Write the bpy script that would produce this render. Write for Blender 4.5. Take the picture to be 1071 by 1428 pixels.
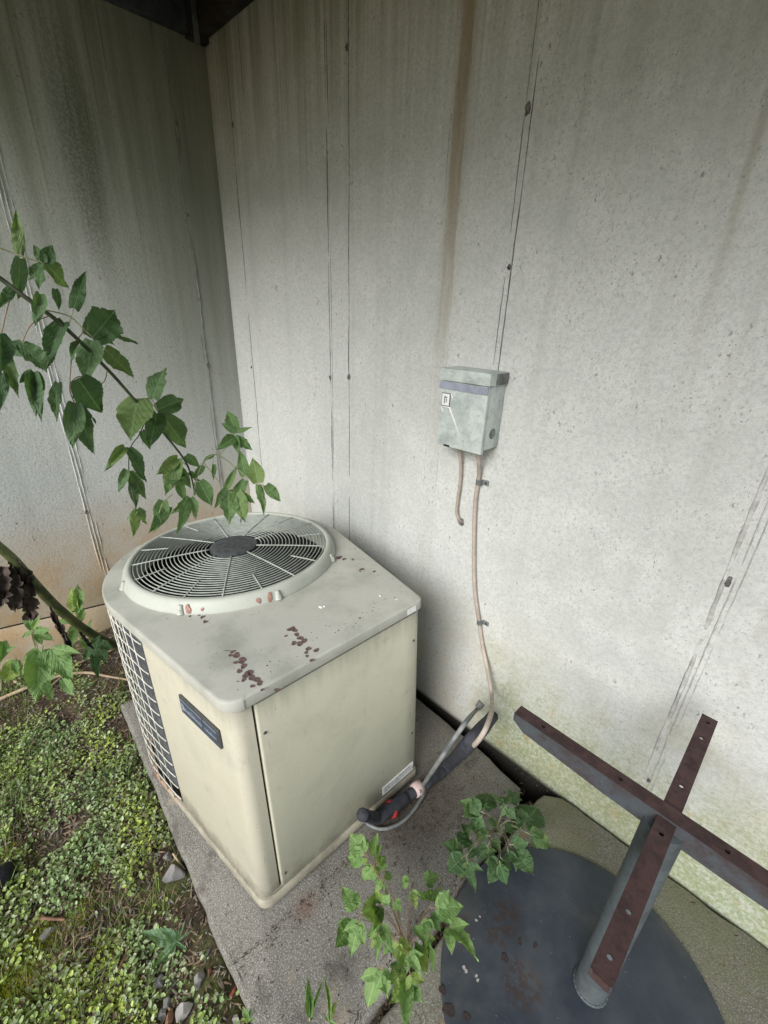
import bpy, bmesh, math, random
import numpy as np
from mathutils import Vector, Matrix, noise

random.seed(7)
rng = np.random.default_rng(7)
SC = bpy.context.scene
COL = SC.collection
for o in list(bpy.data.objects):
    bpy.data.objects.remove(o)

# ------------------------------------------------------------------ camera
CAM_H = 1.65
YAW, PITCH, ROLL, FPX = 2.34326840, -0.418396258, 0.0332730294, 613.897
fw = Vector((math.cos(PITCH) * math.cos(YAW), math.cos(PITCH) * math.sin(YAW), math.sin(PITCH)))
rt = fw.cross(Vector((0, 0, 1))).normalized()
up = rt.cross(fw)
cr, sr = math.cos(ROLL), math.sin(ROLL)
RT, UP = cr * rt + sr * up, -sr * rt + cr * up
cd = bpy.data.cameras.new('camera')
cam = bpy.data.objects.new('camera', cd)
COL.objects.link(cam)
cam.matrix_world = Matrix(((RT.x, UP.x, -fw.x, 0), (RT.y, UP.y, -fw.y, 0), (RT.z, UP.z, -fw.z, CAM_H), (0, 0, 0, 1)))
cd.sensor_fit = 'HORIZONTAL'
cd.sensor_width = 36
cd.lens = FPX / 1071 * 36
cd.clip_start = 0.02
cd.clip_end = 300
SC.camera = cam
CO = Vector((0, 0, CAM_H))


def ray(x, y):
    return RT * ((x - 535.5) / FPX) - UP * ((y - 714) / FPX) + fw


def at(x, y, depth):
    """a point of the place at this depth in front of where the photo was taken"""
    return CO + ray(x, y) * depth


def onz(x, y, z=0.0):
    d = ray(x, y)
    return CO + d * ((z - CAM_H) / d.z)


def ony(x, y, Y):
    d = ray(x, y)
    return CO + d * (Y / d.y)


# ------------------------------------------------------------------ light
SUN_EL, SUN_AZ = math.radians(33), math.radians(-14)       # azimuth measured from -Y towards -X
sdir = Vector((-math.sin(SUN_AZ) * math.cos(SUN_EL), -math.cos(SUN_AZ) * math.cos(SUN_EL), math.sin(SUN_EL)))
W = bpy.data.worlds.new('World')
SC.world = W
W.use_nodes = True
wn = W.node_tree.nodes
wn.clear()
sky = wn.new('ShaderNodeTexSky')
sky.sky_type = 'NISHITA'
sky.sun_disc = False
sky.sun_elevation = SUN_EL
sky.sun_rotation = math.atan2(sdir.x, sdir.y)
sky.air_density = 1.0
sky.dust_density = 1.0
sky.ozone_density = 0.6
bg = wn.new('ShaderNodeBackground')
bg.inputs[1].default_value = 0.06
wo = wn.new('ShaderNodeOutputWorld')
W.node_tree.links.new(sky.outputs[0], bg.inputs[0])
W.node_tree.links.new(bg.outputs[0], wo.inputs[0])
sl = bpy.data.lights.new('sun', 'SUN')
sl.energy = 1.5
sl.angle = math.radians(34)
sl.color = (1.0, 0.985, 0.96)
so = bpy.data.objects.new('sun', sl)
COL.objects.link(so)
so.rotation_euler = (-sdir).to_track_quat('-Z', 'Y').to_euler()
so.location = (0, -4, 6)
vs = SC.view_settings
vs.view_transform = 'Standard'
vs.look = 'None'
vs.gamma = 1.0
vs.exposure = 1.5
SC.cycles.max_bounces = 6
SC.cycles.diffuse_bounces = 4


# ------------------------------------------------------------------ material helpers
class NT:
    def __init__(s, name):
        s.m = bpy.data.materials.new(name)
        s.m.use_nodes = True
        s.t = s.m.node_tree
        s.n = s.t.nodes
        s.b = s.n['Principled BSDF']
        s.out = s.n['Material Output']

    def link(s, a, b):
        s.t.links.new(a, b)

    def val(s, x, sock):
        if isinstance(x, (int, float)):
            sock.default_value = x
        elif isinstance(x, (tuple, list)):
            if sock.type == 'RGBA' and len(x) == 3:
                x = tuple(x) + (1,)
            sock.default_value = x
        else:
            s.link(x, sock)

    def math(s, op, a, b=0.0, c=0.0, clamp=False):
        n = s.n.new('ShaderNodeMath')
        n.operation = op
        n.use_clamp = clamp
        for i, x in enumerate((a, b, c)):
            s.val(x, n.inputs[i])
        return n.outputs[0]

    def mix(s, f, a, b, mode='MIX'):
        n = s.n.new('ShaderNodeMix')
        n.data_type = 'RGBA'
        n.blend_type = mode
        s.val(f, n.inputs[0])
        s.val(a, n.inputs[6])
        s.val(b, n.inputs[7])
        return n.outputs[2]

    def ramp(s, x, lo, hi, a=0.0, b=1.0):
        n = s.n.new('ShaderNodeMapRange')
        n.interpolation_type = 'SMOOTHSTEP'
        s.val(x, n.inputs[0])
        n.inputs[1].default_value, n.inputs[2].default_value = lo, hi
        n.inputs[3].default_value, n.inputs[4].default_value = a, b
        return n.outputs[0]

    def pos(s):
        return s.n.new('ShaderNodeNewGeometry').outputs['Position']

    def obj(s):
        return s.n.new('ShaderNodeTexCoord').outputs['Object']

    def rand(s):
        return s.n.new('ShaderNodeObjectInfo').outputs['Random']

    def xyz(s, v):
        n = s.n.new('ShaderNodeSeparateXYZ')
        s.link(v, n.inputs[0])
        return n.outputs

    def scale(s, v, sc, off=(0, 0, 0)):
        n = s.n.new('ShaderNodeMapping')
        n.inputs['Scale'].default_value = sc
        n.inputs['Location'].default_value = off
        s.link(v, n.inputs[0])
        return n.outputs[0]

    def noise(s, v, scale, detail=4, rough=.55, dist=0.0):
        n = s.n.new('ShaderNodeTexNoise')
        s.link(v, n.inputs['Vector'])
        n.inputs['Scale'].default_value = scale
        n.inputs['Detail'].default_value = detail
        n.inputs['Roughness'].default_value = rough
        n.inputs['Distortion'].default_value = dist
        return n.outputs[0]

    def voro(s, v, scale, feat='F1', rnd=1.0):
        n = s.n.new('ShaderNodeTexVoronoi')
        n.feature = feat
        s.link(v, n.inputs['Vector'])
        n.inputs['Scale'].default_value = scale
        n.inputs['Randomness'].default_value = rnd
        return n.outputs

    def bump(s, h, strength=.3, dist=.003, normal=None):
        n = s.n.new('ShaderNodeBump')
        n.inputs['Strength'].default_value = strength
        n.inputs['Distance'].default_value = dist
        s.link(h, n.inputs['Height'])
        if normal:
            s.link(normal, n.inputs['Normal'])
        return n.outputs[0]

    def done(s, col, rough=.8, metal=0.0, normal=None, spec=.4):
        s.val(col, s.b.inputs['Base Color'])
        s.val(rough, s.b.inputs['Roughness'])
        s.val(metal, s.b.inputs['Metallic'])
        s.b.inputs['Specular IOR Level'].default_value = spec
        if normal:
            s.link(normal, s.b.inputs['Normal'])
        return s.m


def wall_material(name, axis):
    t = NT(name)
    p = t.pos()
    c = t.xyz(p)
    u, z = c[axis], c[2]
    big = t.noise(p, 1.3, 3)
    mid = t.noise(p, 7, 4, .65)
    fine = t.noise(p, 90, 4, .72)
    grain = t.noise(p, 380, 2, .7)
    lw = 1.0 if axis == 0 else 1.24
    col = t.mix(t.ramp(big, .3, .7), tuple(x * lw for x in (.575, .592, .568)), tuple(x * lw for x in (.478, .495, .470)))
    col = t.mix(t.ramp(mid, .35, .72, 0, .55), col, (.635, .648, .622))
    col = t.mix(t.ramp(fine, .40, .70, 0, .38), col, (.31, .32, .31))
    col = t.mix(t.ramp(grain, .45, .72, 0, .36), col, (.24, .24, .22))
    # faint board / pour banding, running vertically
    sv = t.scale(p, (9, 9, .35))
    band = t.noise(sv, 1.6, 4, .6)
    col = t.mix(t.ramp(band, .5, .8, 0, .35), col, (.36, .37, .34))
    # algae washed down from the top; on the left wall, painted shade too
    kf = 30 if axis == 0 else 15
    sv2 = t.scale(p, (kf, kf, .5), (3.1, .7, 1))
    st = t.noise(sv2, 1.2, 5, .62)
    alg_shade = t.math('MULTIPLY', t.ramp(z, 1.75 if axis == 0 else .9, 2.95 if axis == 0 else 2.5), t.ramp(st, .34, .66, .3 if axis == 0 else .55, 1), clamp=True)
    col = t.mix(t.math('MULTIPLY', alg_shade, .78), col, (.155, .180, .090))
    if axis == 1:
        corner_shade = t.math('MULTIPLY', t.ramp(u, .45, 1.25), t.ramp(z, .5, 1.7, .25, 1))  # shade deepening towards the corner, painted into the left wall's colour
        col = t.mix(t.math('MULTIPLY', corner_shade, t.ramp(st, .2, .8, .60, .80)), col, (.18, .19, .15))
    thin = t.noise(t.scale(p, (60, 60, .8)), 1.0, 3, .6)
    thinm = t.math('MULTIPLY', t.ramp(thin, .60, .72), t.ramp(z, 1.9, 2.6))
    col = t.mix(t.math('MULTIPLY', thinm, .6), col, (.075, .082, .045))
    wob = t.math('MULTIPLY', t.math('SUBTRACT', t.noise(t.scale(p, (0, 0, 1)), 2.2, 4), .5), .05)
    if axis == 0:
        # rusty run-off streak
        d = t.math('ABSOLUTE', t.math('ADD', t.math('ADD', u, 1.008), wob))
        w = t.math('SUBTRACT', d, t.math('MULTIPLY', t.noise(t.scale(p, (50, 50, 2.5)), 1, 4), .018))
        core = t.math('MULTIPLY', t.math('MULTIPLY', t.ramp(w, .021, .006), t.ramp(z, 1.25, 2.35, .1, 1)), t.ramp(t.noise(t.scale(p, (90, 90, 6)), 1, 4), .25, .6, .45, 1))
        halo = t.math('MULTIPLY', t.ramp(w, .055, .0), t.ramp(z, 1.25, 2.3, 0, .45))
        col = t.mix(halo, col, (.30, .27, .19))
        col = t.mix(t.math('MULTIPLY', core, .68), col, (.215, .165, .095))
        # faint second streak to the right
        d2 = t.math('ABSOLUTE', t.math('ADD', t.math('ADD', u, .262), t.math('MULTIPLY', wob, 1.3)))
        s2 = t.math('MULTIPLY', t.ramp(d2, .014, .002), t.ramp(z, 1.45, 2.1, 0, .38))
        col = t.mix(s2, col, (.24, .20, .13))
        d3 = t.math('ABSOLUTE', t.math('ADD', t.math('ADD', u, -.06), t.math('MULTIPLY', wob, 2)))
        s3 = t.math('MULTIPLY', t.ramp(d3, .02, .004), t.ramp(t.noise(p, 6, 3), .4, .6, 0, .3))
        col = t.mix(s3, col, (.28, .25, .20))
        # ochre splash and moss near the ground
        ln = t.noise(p, 5, 5, .65)
        och = t.math('MULTIPLY', t.ramp(z, .85, .12), t.ramp(ln, .36, .66))
        col = t.mix(t.math('MULTIPLY', och, .45), col, (.52, .44, .33))
        spot = t.math('MULTIPLY', t.ramp(t.noise(p, 16, 5, .7), .58, .68), t.ramp(z, .5, .2))
        col = t.mix(t.math('MULTIPLY', spot, .7), col, (.50, .28, .13))
        gz = t.math('ADD', z, t.math('MULTIPLY', t.math('SUBTRACT', ln, .5), -.6))
        mo = t.math('MULTIPLY', t.ramp(gz, .62, .10), t.ramp(t.math('ADD', u, t.math('MULTIPLY', ln, .2)), -.66, -.42))
        mo = t.math('MULTIPLY', mo, t.ramp(fine, .3, .65, .45, 1))
        col = t.mix(t.math('MULTIPLY', mo, .85), col, (.180, .220, .095))
        col = t.mix(t.ramp(z, .004, -.03), col, (.02, .018, .014))
    else:
        # broad dark mildew patch high on the wall
        e1 = t.math('POWER', t.math('DIVIDE', t.math('SUBTRACT', u, t.math('ADD', .70, t.math('MULTIPLY', z, .0))), .10), 2)
        e2 = t.math('POWER', t.math('DIVIDE', t.math('SUBTRACT', z, 2.22), .42), 2)
        mm = t.ramp(t.math('ADD', t.math('ADD', e1, e2), t.math('MULTIPLY', t.noise(sv2, 2, 4), 1.6)), 2.2, .35)
        mm = t.math('MULTIPLY', mm, t.ramp(fine, .35, .6, .45, 1))
        col = t.mix(t.math('MULTIPLY', mm, .62), col, (.060, .068, .040))
        ln = t.noise(p, 4, 5, .65)
        och = t.math('MULTIPLY', t.ramp(t.math('ADD', z, t.math('MULTIPLY', ln, .30)), 1.05, .36), 1.0)
        col = t.mix(t.math('MULTIPLY', och, t.ramp(mid, .3, .65, .55, 1.0)), col, (.58, .41, .24))
        cr_ = t.math('MULTIPLY', t.ramp(z, .40, .2), t.ramp(u, .15, .45))
        col = t.mix(t.math('MULTIPLY', cr_, .5), col, (.22, .20, .11))
    # air pits
    pv = t.scale(p, (1, 1, .55))
    wv = t.n.new('ShaderNodeVectorMath')
    wv.operation = 'ADD'
    nz = t.n.new('ShaderNodeTexNoise')
    t.link(p, nz.inputs['Vector'])
    nz.inputs['Scale'].default_value = 130
    nz.inputs['Detail'].default_value = 2
    sc_ = t.n.new('ShaderNodeVectorMath')
    sc_.operation = 'SCALE'
    sc_.inputs['Scale'].default_value = .012
    t.link(nz.outputs['Color'], sc_.inputs[0])
    t.link(pv, wv.inputs[0])
    t.link(sc_.outputs[0], wv.inputs[1])
    v1 = t.voro(wv.outputs[0], 40)
    pit = t.math('MULTIPLY', t.ramp(v1[0], .17, .07), t.ramp(mid, .48, .60))
    v2 = t.voro(wv.outputs[0], 120)
    pit2 = t.math('MULTIPLY', t.ramp(v2[0], .26, .10), t.ramp(mid, .40, .62, .25, .9))
    chip = t.math('MULTIPLY', t.ramp(t.noise(t.scale(p, (1, 1, .6), (9, 2, 4)), 30, 5, .78, 1.2), .645, .70), .85)
    pits = t.math('MAXIMUM', t.math('MAXIMUM', pit, pit2), chip)
    col = t.mix(t.math('MULTIPLY', pits, .72), col, (.15, .15, .135))
    h = t.math('ADD', t.math('MULTIPLY', fine, .6), t.math('MULTIPLY', mid, .5))
    nrm = t.bump(h, .6, .005)
    return t.done(col, .9, 0, nrm, .25)


def slab_material(name, mossy):
    t = NT(name)
    p = t.pos()
    c = t.xyz(p)
    big = t.noise(p, 3.2, 5, .6)
    sp = t.noise(p, 260, 4, .75)
    sp2 = t.noise(p, 120, 4, .7)
    col = t.mix(t.ramp(big, .32, .68), (.205, .192, .166), (.140, .132, .112))
    col = t.mix(t.ramp(sp, .50, .62, 0, .75), col, (.44, .43, .40))
    col = t.mix(t.ramp(sp2, .54, .66, 0, .75), col, (.085, .08, .07))
    dirt = t.noise(p, 9, 6, .7)
    if mossy:
        m = t.math('MULTIPLY', t.ramp(t.noise(p, 4.5, 6, .68), .34, .60), 1.0)
        mb = t.ramp(c[1], .75, 1.2, .35, 1)
        col = t.mix(t.math('MULTIPLY', t.math('MULTIPLY', m, mb), .55), col, (.175, .185, .10))
        r = t.math('MULTIPLY', t.ramp(t.noise(p, 13, 4), .58, .68), t.ramp(c[0], -.05, -.28))
        col = t.mix(t.math('MULTIPLY', r, .6), col, (.26, .16, .08))
    else:
        col = t.mix(t.ramp(dirt, .52, .72, 0, .7), col, (.055, .045, .036))
        # leaf litter stain by the line set and along the cabinet
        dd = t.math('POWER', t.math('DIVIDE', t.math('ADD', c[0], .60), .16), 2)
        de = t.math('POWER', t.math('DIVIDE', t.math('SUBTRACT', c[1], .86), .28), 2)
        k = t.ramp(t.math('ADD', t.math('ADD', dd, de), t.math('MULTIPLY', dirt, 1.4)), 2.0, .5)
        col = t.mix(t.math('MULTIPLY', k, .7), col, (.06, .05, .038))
        rr = t.math('POWER', t.math('ADD', t.math('POWER', t.math('ADD', c[0], .655), 2), t.math('POWER', t.math('SUBTRACT', c[1], .385), 2)), .5)
        col = t.mix(t.math('MULTIPLY', t.ramp(t.math('ADD', rr, t.math('MULTIPLY', sp2, .05)), .085, .02), .5), col, (.15, .055, .035))
        tan = t.ramp(t.noise(p, 5.5, 3), .60, .72)
        col = t.mix(t.math('MULTIPLY', tan, .35), col, (.46, .36, .25))
    h = t.math('ADD', t.math('MULTIPLY', sp2, .7), t.math('MULTIPLY', sp, .4))
    h = t.math('ADD', h, t.math('MULTIPLY', dirt, .8))
    return t.done(col, .92, 0, t.bump(h, .7, .004), .25)


def paint_material(name, base, dirtcol, dirt=.5, rough=.45, streak=True):
    t = NT(name)
    p = t.pos()
    big = t.noise(p, 6, 5, .6)
    fine = t.noise(p, 140, 4, .7)
    col = t.mix(t.ramp(big, .42, .75, 0, dirt), base, dirtcol)
    col = t.mix(t.ramp(fine, .60, .70, 0, .35), col, tuple(x * .45 for x in dirtcol))
    if streak:
        s = t.noise(t.scale(p, (70, 70, 4)), 1, 4, .65)
        col = t.mix(t.ramp(s, .66, .76, 0, .45), col, tuple(x * .4 for x in dirtcol))
        mil = t.noise(p, 11, 6, .75)
        col = t.mix(t.ramp(mil, .58, .74, 0, .42), col, tuple(x * .60 for x in dirtcol))
    if streak:
        zc = t.xyz(p)[2]
        gr = t.math('ADD', zc, t.math('MULTIPLY', t.noise(p, 18, 5, .7), -.16))
        col = t.mix(t.ramp(gr, .06, -.06, 0, .75), col, (.13, .115, .085))
        sc2 = t.noise(t.scale(p, (160, 160, 9), (2, 7, 1)), 1, 2, .5)
        col = t.mix(t.ramp(sc2, .74, .78, 0, .6), col, (.13, .12, .09))
        top = t.math('ADD', zc, t.math('MULTIPLY', t.noise(t.scale(p, (40, 40, 3)), 1, 4), .12))
        col = t.mix(t.ramp(top, .76, .86, 0, .55), col, tuple(x * .6 for x in dirtcol))
    v = t.voro(p, 75)
    sp = t.math('MULTIPLY', t.ramp(v[0], .12, .05), t.ramp(t.noise(p, 14, 2), .52, .62))
    col = t.mix(t.math('MULTIPLY', sp, .8), col, (.05, .045, .04))
    r = t.ramp(big, .3, .7, rough, rough + .25)
    return t.done(col, r, 0, t.bump(t.noise(p, 30, 3), .06, .003), .45)


def metal_material(name, a, b, rough=.55, metal=.0, sc=30, bumpd=.002):
    t = NT(name)
    p = t.obj()
    n = t.noise(p, sc, 6, .7)
    n2 = t.noise(p, sc * 6, 4, .7)
    col = t.mix(t.ramp(n, .36, .66), a, b)
    col = t.mix(t.ramp(n2, .55, .72, 0, .5), col, tuple(x * .5 for x in b))
    return t.done(col, t.ramp(n, .3, .7, rough - .1, rough + .2), metal, t.bump(n2, .3, bumpd), .4)


def leaf_material(name, c1, c2, c3):
    t = NT(name)
    p = t.obj()
    c = t.xyz(p)
    r = t.rand()
    col = t.mix(t.ramp(r, .0, .7), c1, c2)
    col = t.mix(t.ramp(r, .75, 1.0, 0, .8), col, c3)
    blotch = t.noise(p, 3.5, 4, .6)
    col = t.mix(t.ramp(blotch, .55, .75, 0, .5), col, c3)
    ax = t.math('ABSOLUTE', c[0])
    rib = t.ramp(ax, .035, .006)
    ph = t.math('SUBTRACT', c[1], t.math('MULTIPLY', ax, .95))
    w = t.math('ABSOLUTE', t.math('SINE', t.math('MULTIPLY', ph, 19)))
    side = t.math('MULTIPLY', t.ramp(w, .14, .02), t.ramp(ax, .47, .30))
    vein = t.math('MAXIMUM', rib, t.math('MULTIPLY', side, .32))
    col = t.mix(t.math('MULTIPLY', vein, .5), col, tuple(min(1, x * 1.9 + .03) for x in c2))
    h = t.math('ADD', t.math('MULTIPLY', t.ramp(w, 0, .6), .5), t.math('MULTIPLY', t.noise(p, 9, 3), .6))
    nrm = t.bump(h, .35, .02)
    t.done(col, .5, 0, nrm, .35)
    tr = t.n.new('ShaderNodeBsdfTranslucent')
    t.link(t.mix(1, col, (1.0, 1.15, .45, 1), 'MULTIPLY'), tr.inputs[0])
    mx = t.n.new('ShaderNodeMixShader')
    mx.inputs[0].default_value = .38
    t.link(t.b.outputs[0], mx.inputs[1])
    t.link(tr.outputs[0], mx.inputs[2])
    t.link(mx.outputs[0], t.out.inputs[0])
    return t.m


def attr_material(name, rough=.6, transl=.3, spec=.3):
    t = NT(name)
    a = t.n.new('ShaderNodeAttribute')
    a.attribute_name = 'tint'
    t.done(a.outputs[0], rough, 0, None, spec)
    if transl:
        tr = t.n.new('ShaderNodeBsdfTranslucent')
        t.link(a.outputs[0], tr.inputs[0])
        mx = t.n.new('ShaderNodeMixShader')
        mx.inputs[0].default_value = transl
        t.link(t.b.outputs[0], mx.inputs[1])
        t.link(tr.outputs[0], mx.inputs[2])
        t.link(mx.outputs[0], t.out.inputs[0])
    return t.m


def plain(name, col, rough=.6, metal=0., var=.25, sc=40, spec=.4):
    t = NT(name)
    p = t.obj()
    n = t.noise(p, sc, 4, .6)
    c = t.mix(t.ramp(n, .35, .7, 0, 1), col, tuple(x * (1 - var) for x in col))
    return t.done(c, rough, metal, t.bump(n, .1, .002), spec)


M = {}
M['wall_r'] = wall_material('concrete_right', 0)
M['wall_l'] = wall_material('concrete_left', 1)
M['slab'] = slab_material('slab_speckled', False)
M['slab2'] = slab_material('slab_mossy', True)
M['cream'] = paint_material('cream_enamel', (.50, .475, .375), (.38, .365, .295), .6, .42)
M['panel'] = paint_material('panel_enamel', (.50, .49, .385), (.38, .375, .295), .65, .45)
M['lid'] = paint_material('lid_enamel', (.44, .44, .39), (.29, .295, .25), .9, .55, False)
M['ring'] = paint_material('ring_enamel', (.44, .46, .405), (.32, .335, .285), .7, .5, False)
M['grille'] = plain('grille_plastic', (.40, .43, .385), .5, 0, .3)
M['hub'] = plain('hub_plastic', (.075, .08, .085), .6, 0, .5, 60)
M['black'] = plain('black_void', (.012, .012, .012), .9)
M['coil'] = metal_material('coil_fins', (.19, .20, .205), (.10, .105, .11), .5, .4, 60)
M['fanblade'] = plain('fan_blade_metal', (.03, .031, .03), .6, .1)
M['wire'] = plain('guard_wire', (.66, .65, .57), .5, 0, .3)
def pan_material():
    t = NT('rusty_pan')
    p = t.pos()
    c = t.xyz(p)
    n = t.noise(p, 9, 5, .65)
    col = t.mix(t.ramp(n, .35, .7), (.40, .375, .29), (.20, .185, .15))
    ru = t.math('MULTIPLY', t.ramp(c[0], -1.15, -1.42), t.ramp(n, .30, .55))
    col = t.mix(t.math('MULTIPLY', ru, .85), col, (.42, .22, .14))
    return t.done(col, .6, 0, None, .3)


M['rustpan'] = pan_material()
M['galv'] = metal_material('galvanised_box', (.56, .61, .59), (.34, .39, .375), .45, .1, 11, .0006)
M['galvdark'] = metal_material('galvanised_dull', (.24, .26, .255), (.13, .14, .135), .5, .3, 22, .001)
M['stripe'] = plain('blue_strip', (.31, .345, .42), .5)
M['white'] = plain('white_sticker', (.78, .79, .77), .5, 0, .1)
M['ink'] = plain('sticker_ink', (.20, .21, .24), .6)
M['badge'] = plain('badge_blue', (.085, .105, .15), .4, .2, .4, 80)
M['badgerim'] = plain('badge_rim', (.10, .10, .095), .5, .2)
M['badgelight'] = plain('badge_letters', (.42, .46, .52), .4, .3)
M['screw'] = plain('screw_steel', (.10, .10, .09), .4, .7)
M['cable'] = metal_material('flat_cable', (.44, .375, .32), (.33, .285, .24), .6, 0, 20, .0005)
M['cable2'] = metal_material('pale_cable', (.46, .43, .36), (.33, .31, .25), .6, 0, 20, .0005)
M['foam'] = metal_material('foam_insulation', (.022, .024, .032), (.05, .052, .065), .75, 0, 45, .002)
M['greypipe'] = metal_material('grey_conduit', (.14, .15, .155), (.23, .24, .23), .5, .1, 30, .001)
M['red'] = plain('red_tape', (.45, .035, .035), .45)
M['pink'] = plain('pink_tape', (.62, .47, .45), .6)
M['rust'] = metal_material('rusty_steel', (.060, .033, .031), (.032, .019, .018), .75, .1, 26, .002)
M['bluesteel'] = metal_material('painted_steel', (.075, .088, .100), (.055, .040, .040), .5, .2, 15, .001)
M['column'] = metal_material('column_paint', (.090, .108, .115), (.058, .068, .072), .5, .15, 12, .001)
M['wood'] = metal_material('deck_timber', (.055, .045, .033), (.025, .021, .016), .85, 0, 8, .004)
M['flash'] = metal_material('grey_fascia', (.075, .085, .095), (.04, .047, .05), .6, .1, 10, .001)
M['stain'] = plain('berry_stain', (.165, .108, .100), .7, 0, .5, 90)
M['drip'] = plain('berry_drip', (.40, .22, .17), .7, 0, .4, 90)
M['leaf'] = leaf_material('elder_leaf', (.072, .140, .060), (.115, .195, .088), (.170, .245, .080))
M['leafy'] = leaf_material('young_leaf', (.120, .215, .080), (.170, .275, .115), (.225, .300, .095))
M['weed'] = leaf_material('weed_leaf', (.175, .305, .100), (.235, .365, .135), (.290, .365, .080))
M['weeddark'] = leaf_material('dark_weed_leaf', (.080, .155, .065), (.120, .210, .092), (.160, .240, .080))
M['bluegreen'] = leaf_material('rosette_leaf', (.155, .270, .150), (.200, .330, .190), (.22, .33, .16))
M['stem'] = metal_material('green_stem', (.075, .095, .045), (.045, .055, .030), .6, 0, 25, .001)
M['palestem'] = plain('pale_petiole', (.34, .36, .19), .6)
M['reed'] = plain('brown_petiole', (.28, .19, .11), .6)
M['thickstem'] = metal_material('thick_green_stem', (.115, .135, .045), (.050, .060, .022), .55, 0, 16, .001)
M['dry'] = metal_material('dry_leaf', (.090, .065, .050), (.030, .024, .020), .85, 0, 14, .004)
M['stick'] = metal_material('bleached_stick', (.50, .39, .26), (.33, .24, .16), .8, 0, 14, .002)
M['twig'] = metal_material('brown_twig', (.26, .14, .085), (.14, .08, .05), .8, 0, 20, .002)
M['stone'] = metal_material('grey_stone', (.26, .25, .24), (.16, .155, .15), .85, 0, 9, .006)
M['palestone'] = metal_material('pale_stone', (.40, .385, .365), (.27, .255, .24), .85, 0, 9, .006)
M['rustchip'] = plain('rust_red_chip', (.23, .065, .045), .8)
M['lump'] = plain('black_rubber', (.010, .012, .017), .6)
M['green_leaves'] = attr_material('ground_leaves', .48, .25, .4)
M['grass'] = attr_material('grass_blades', .55, .3, .3)
M['litter'] = attr_material('litter', .85, 0, .2)


def soil_material():
    t = NT('soil')
    p = t.pos()
    a = t.noise(p, 30, 6, .7)
    b = t.noise(p, 6, 4, .6)
    col = t.mix(t.ramp(a, .35, .65), (.050, .038, .027), (.115, .088, .062))
    mo = t.ramp(b, .50, .66)
    col = t.mix(t.math('MULTIPLY', mo, .55), col, (.10, .135, .030))
    return t.done(col, .95, 0, t.bump(a, 1, .012), .2)


M['soil'] = soil_material()
M['lid_splash'] = M['stain']


# ------------------------------------------------------------------ mesh helpers
def mesh_obj(name, verts, faces, mat, parent=None, smooth=False, angle=None):
    me = bpy.data.meshes.new(name)
    me.from_pydata([tuple(v) for v in verts], [], faces)
    me.update()
    bm = bmesh.new()
    bm.from_mesh(me)
    bmesh.ops.recalc_face_normals(bm, faces=bm.faces)
    bm.to_mesh(me)
    bm.free()
    if smooth or angle:
        me.polygons.foreach_set('use_smooth', [True] * len(me.polygons))
        if angle:
            me.set_sharp_from_angle(angle=math.radians(angle))
    me.materials.append(mat)
    o = bpy.data.objects.new(name, me)
    COL.objects.link(o)
    if parent:
        o.parent = parent
    return o


def empty(name, loc=(0, 0, 0)):
    o = bpy.data.objects.new(name, None)
    COL.objects.link(o)
    o.location = loc
    o.empty_display_size = .05
    return o


def tag(o, label=None, cat=None, group=None, kind=None):
    if label:
        o['label'] = label
    if cat:
        o['category'] = cat
    if group:
        o['group'] = group
    if kind:
        o['kind'] = kind
    return o


class MB:
    def __init__(s):
        s.v, s.f = [], []

    def add(s, vs_, fs):
        k = len(s.v)
        s.v += [Vector(v) for v in vs_]
        s.f += [tuple(i + k for i in f) for f in fs]
        return s

    def box(s, x0, x1, y0, y1, z0, z1):
        return s.add([(x0, y0, z0), (x1, y0, z0), (x1, y1, z0), (x0, y1, z0), (x0, y0, z1), (x1, y0, z1), (x1, y1, z1), (x0, y1, z1)],
                     [(0, 3, 2, 1), (4, 5, 6, 7), (0, 1, 5, 4), (1, 2, 6, 5), (2, 3, 7, 6), (3, 0, 4, 7)])

    def tube(s, pts, rad, n=8, cap=True, flat=1.0):
        pts = [Vector(p) for p in pts]
        if isinstance(rad, (int, float)):
            rad = [rad] * len(pts)
        k = len(s.v)
        ref = None
        for i, p in enumerate(pts):
            d = (pts[min(i + 1, len(pts) - 1)] - pts[max(i - 1, 0)]).normalized()
            if ref is None:
                ref = Vector((0, 0, 1)) if abs(d.z) < .9 else Vector((1, 0, 0))
            a = (ref - d * ref.dot(d)).normalized()
            ref = a
            b = d.cross(a)
            for j in range(n):
                th = 2 * math.pi * j / n
                s.v.append(p + a * math.cos(th) * rad[i] * flat + b * math.sin(th) * rad[i])
        for i in range(len(pts) - 1):
            for j in range(n):
                j2 = (j + 1) % n
                s.f.append((k + i * n + j, k + i * n + j2, k + (i + 1) * n + j2, k + (i + 1) * n + j))
        if cap:
            s.f.append(tuple(k + j for j in range(n))[::-1])
            s.f.append(tuple(k + (len(pts) - 1) * n + j for j in range(n)))
        return s

    def lathe(s, prof, cx=0, cy=0, n=64, close_top=False, close_bot=False):
        k = len(s.v)
        for r, z in prof:
            for j in range(n):
                th = 2 * math.pi * j / n
                s.v.append(Vector((cx + r * math.cos(th), cy + r * math.sin(th), z)))
        for i in range(len(prof) - 1):
            for j in range(n):
                j2 = (j + 1) % n
                s.f.append((k + i * n + j, k + i * n + j2, k + (i + 1) * n + j2, k + (i + 1) * n + j))
        if close_bot:
            s.f.append(tuple(k + j for j in range(n))[::-1])
        if close_top:
            s.f.append(tuple(k + (len(prof) - 1) * n + j for j in range(n)))
        return s

    def build(s, name, mat, parent=None, smooth=False, angle=None):
        return mesh_obj(name, s.v, s.f, mat, parent, smooth, angle)


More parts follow.
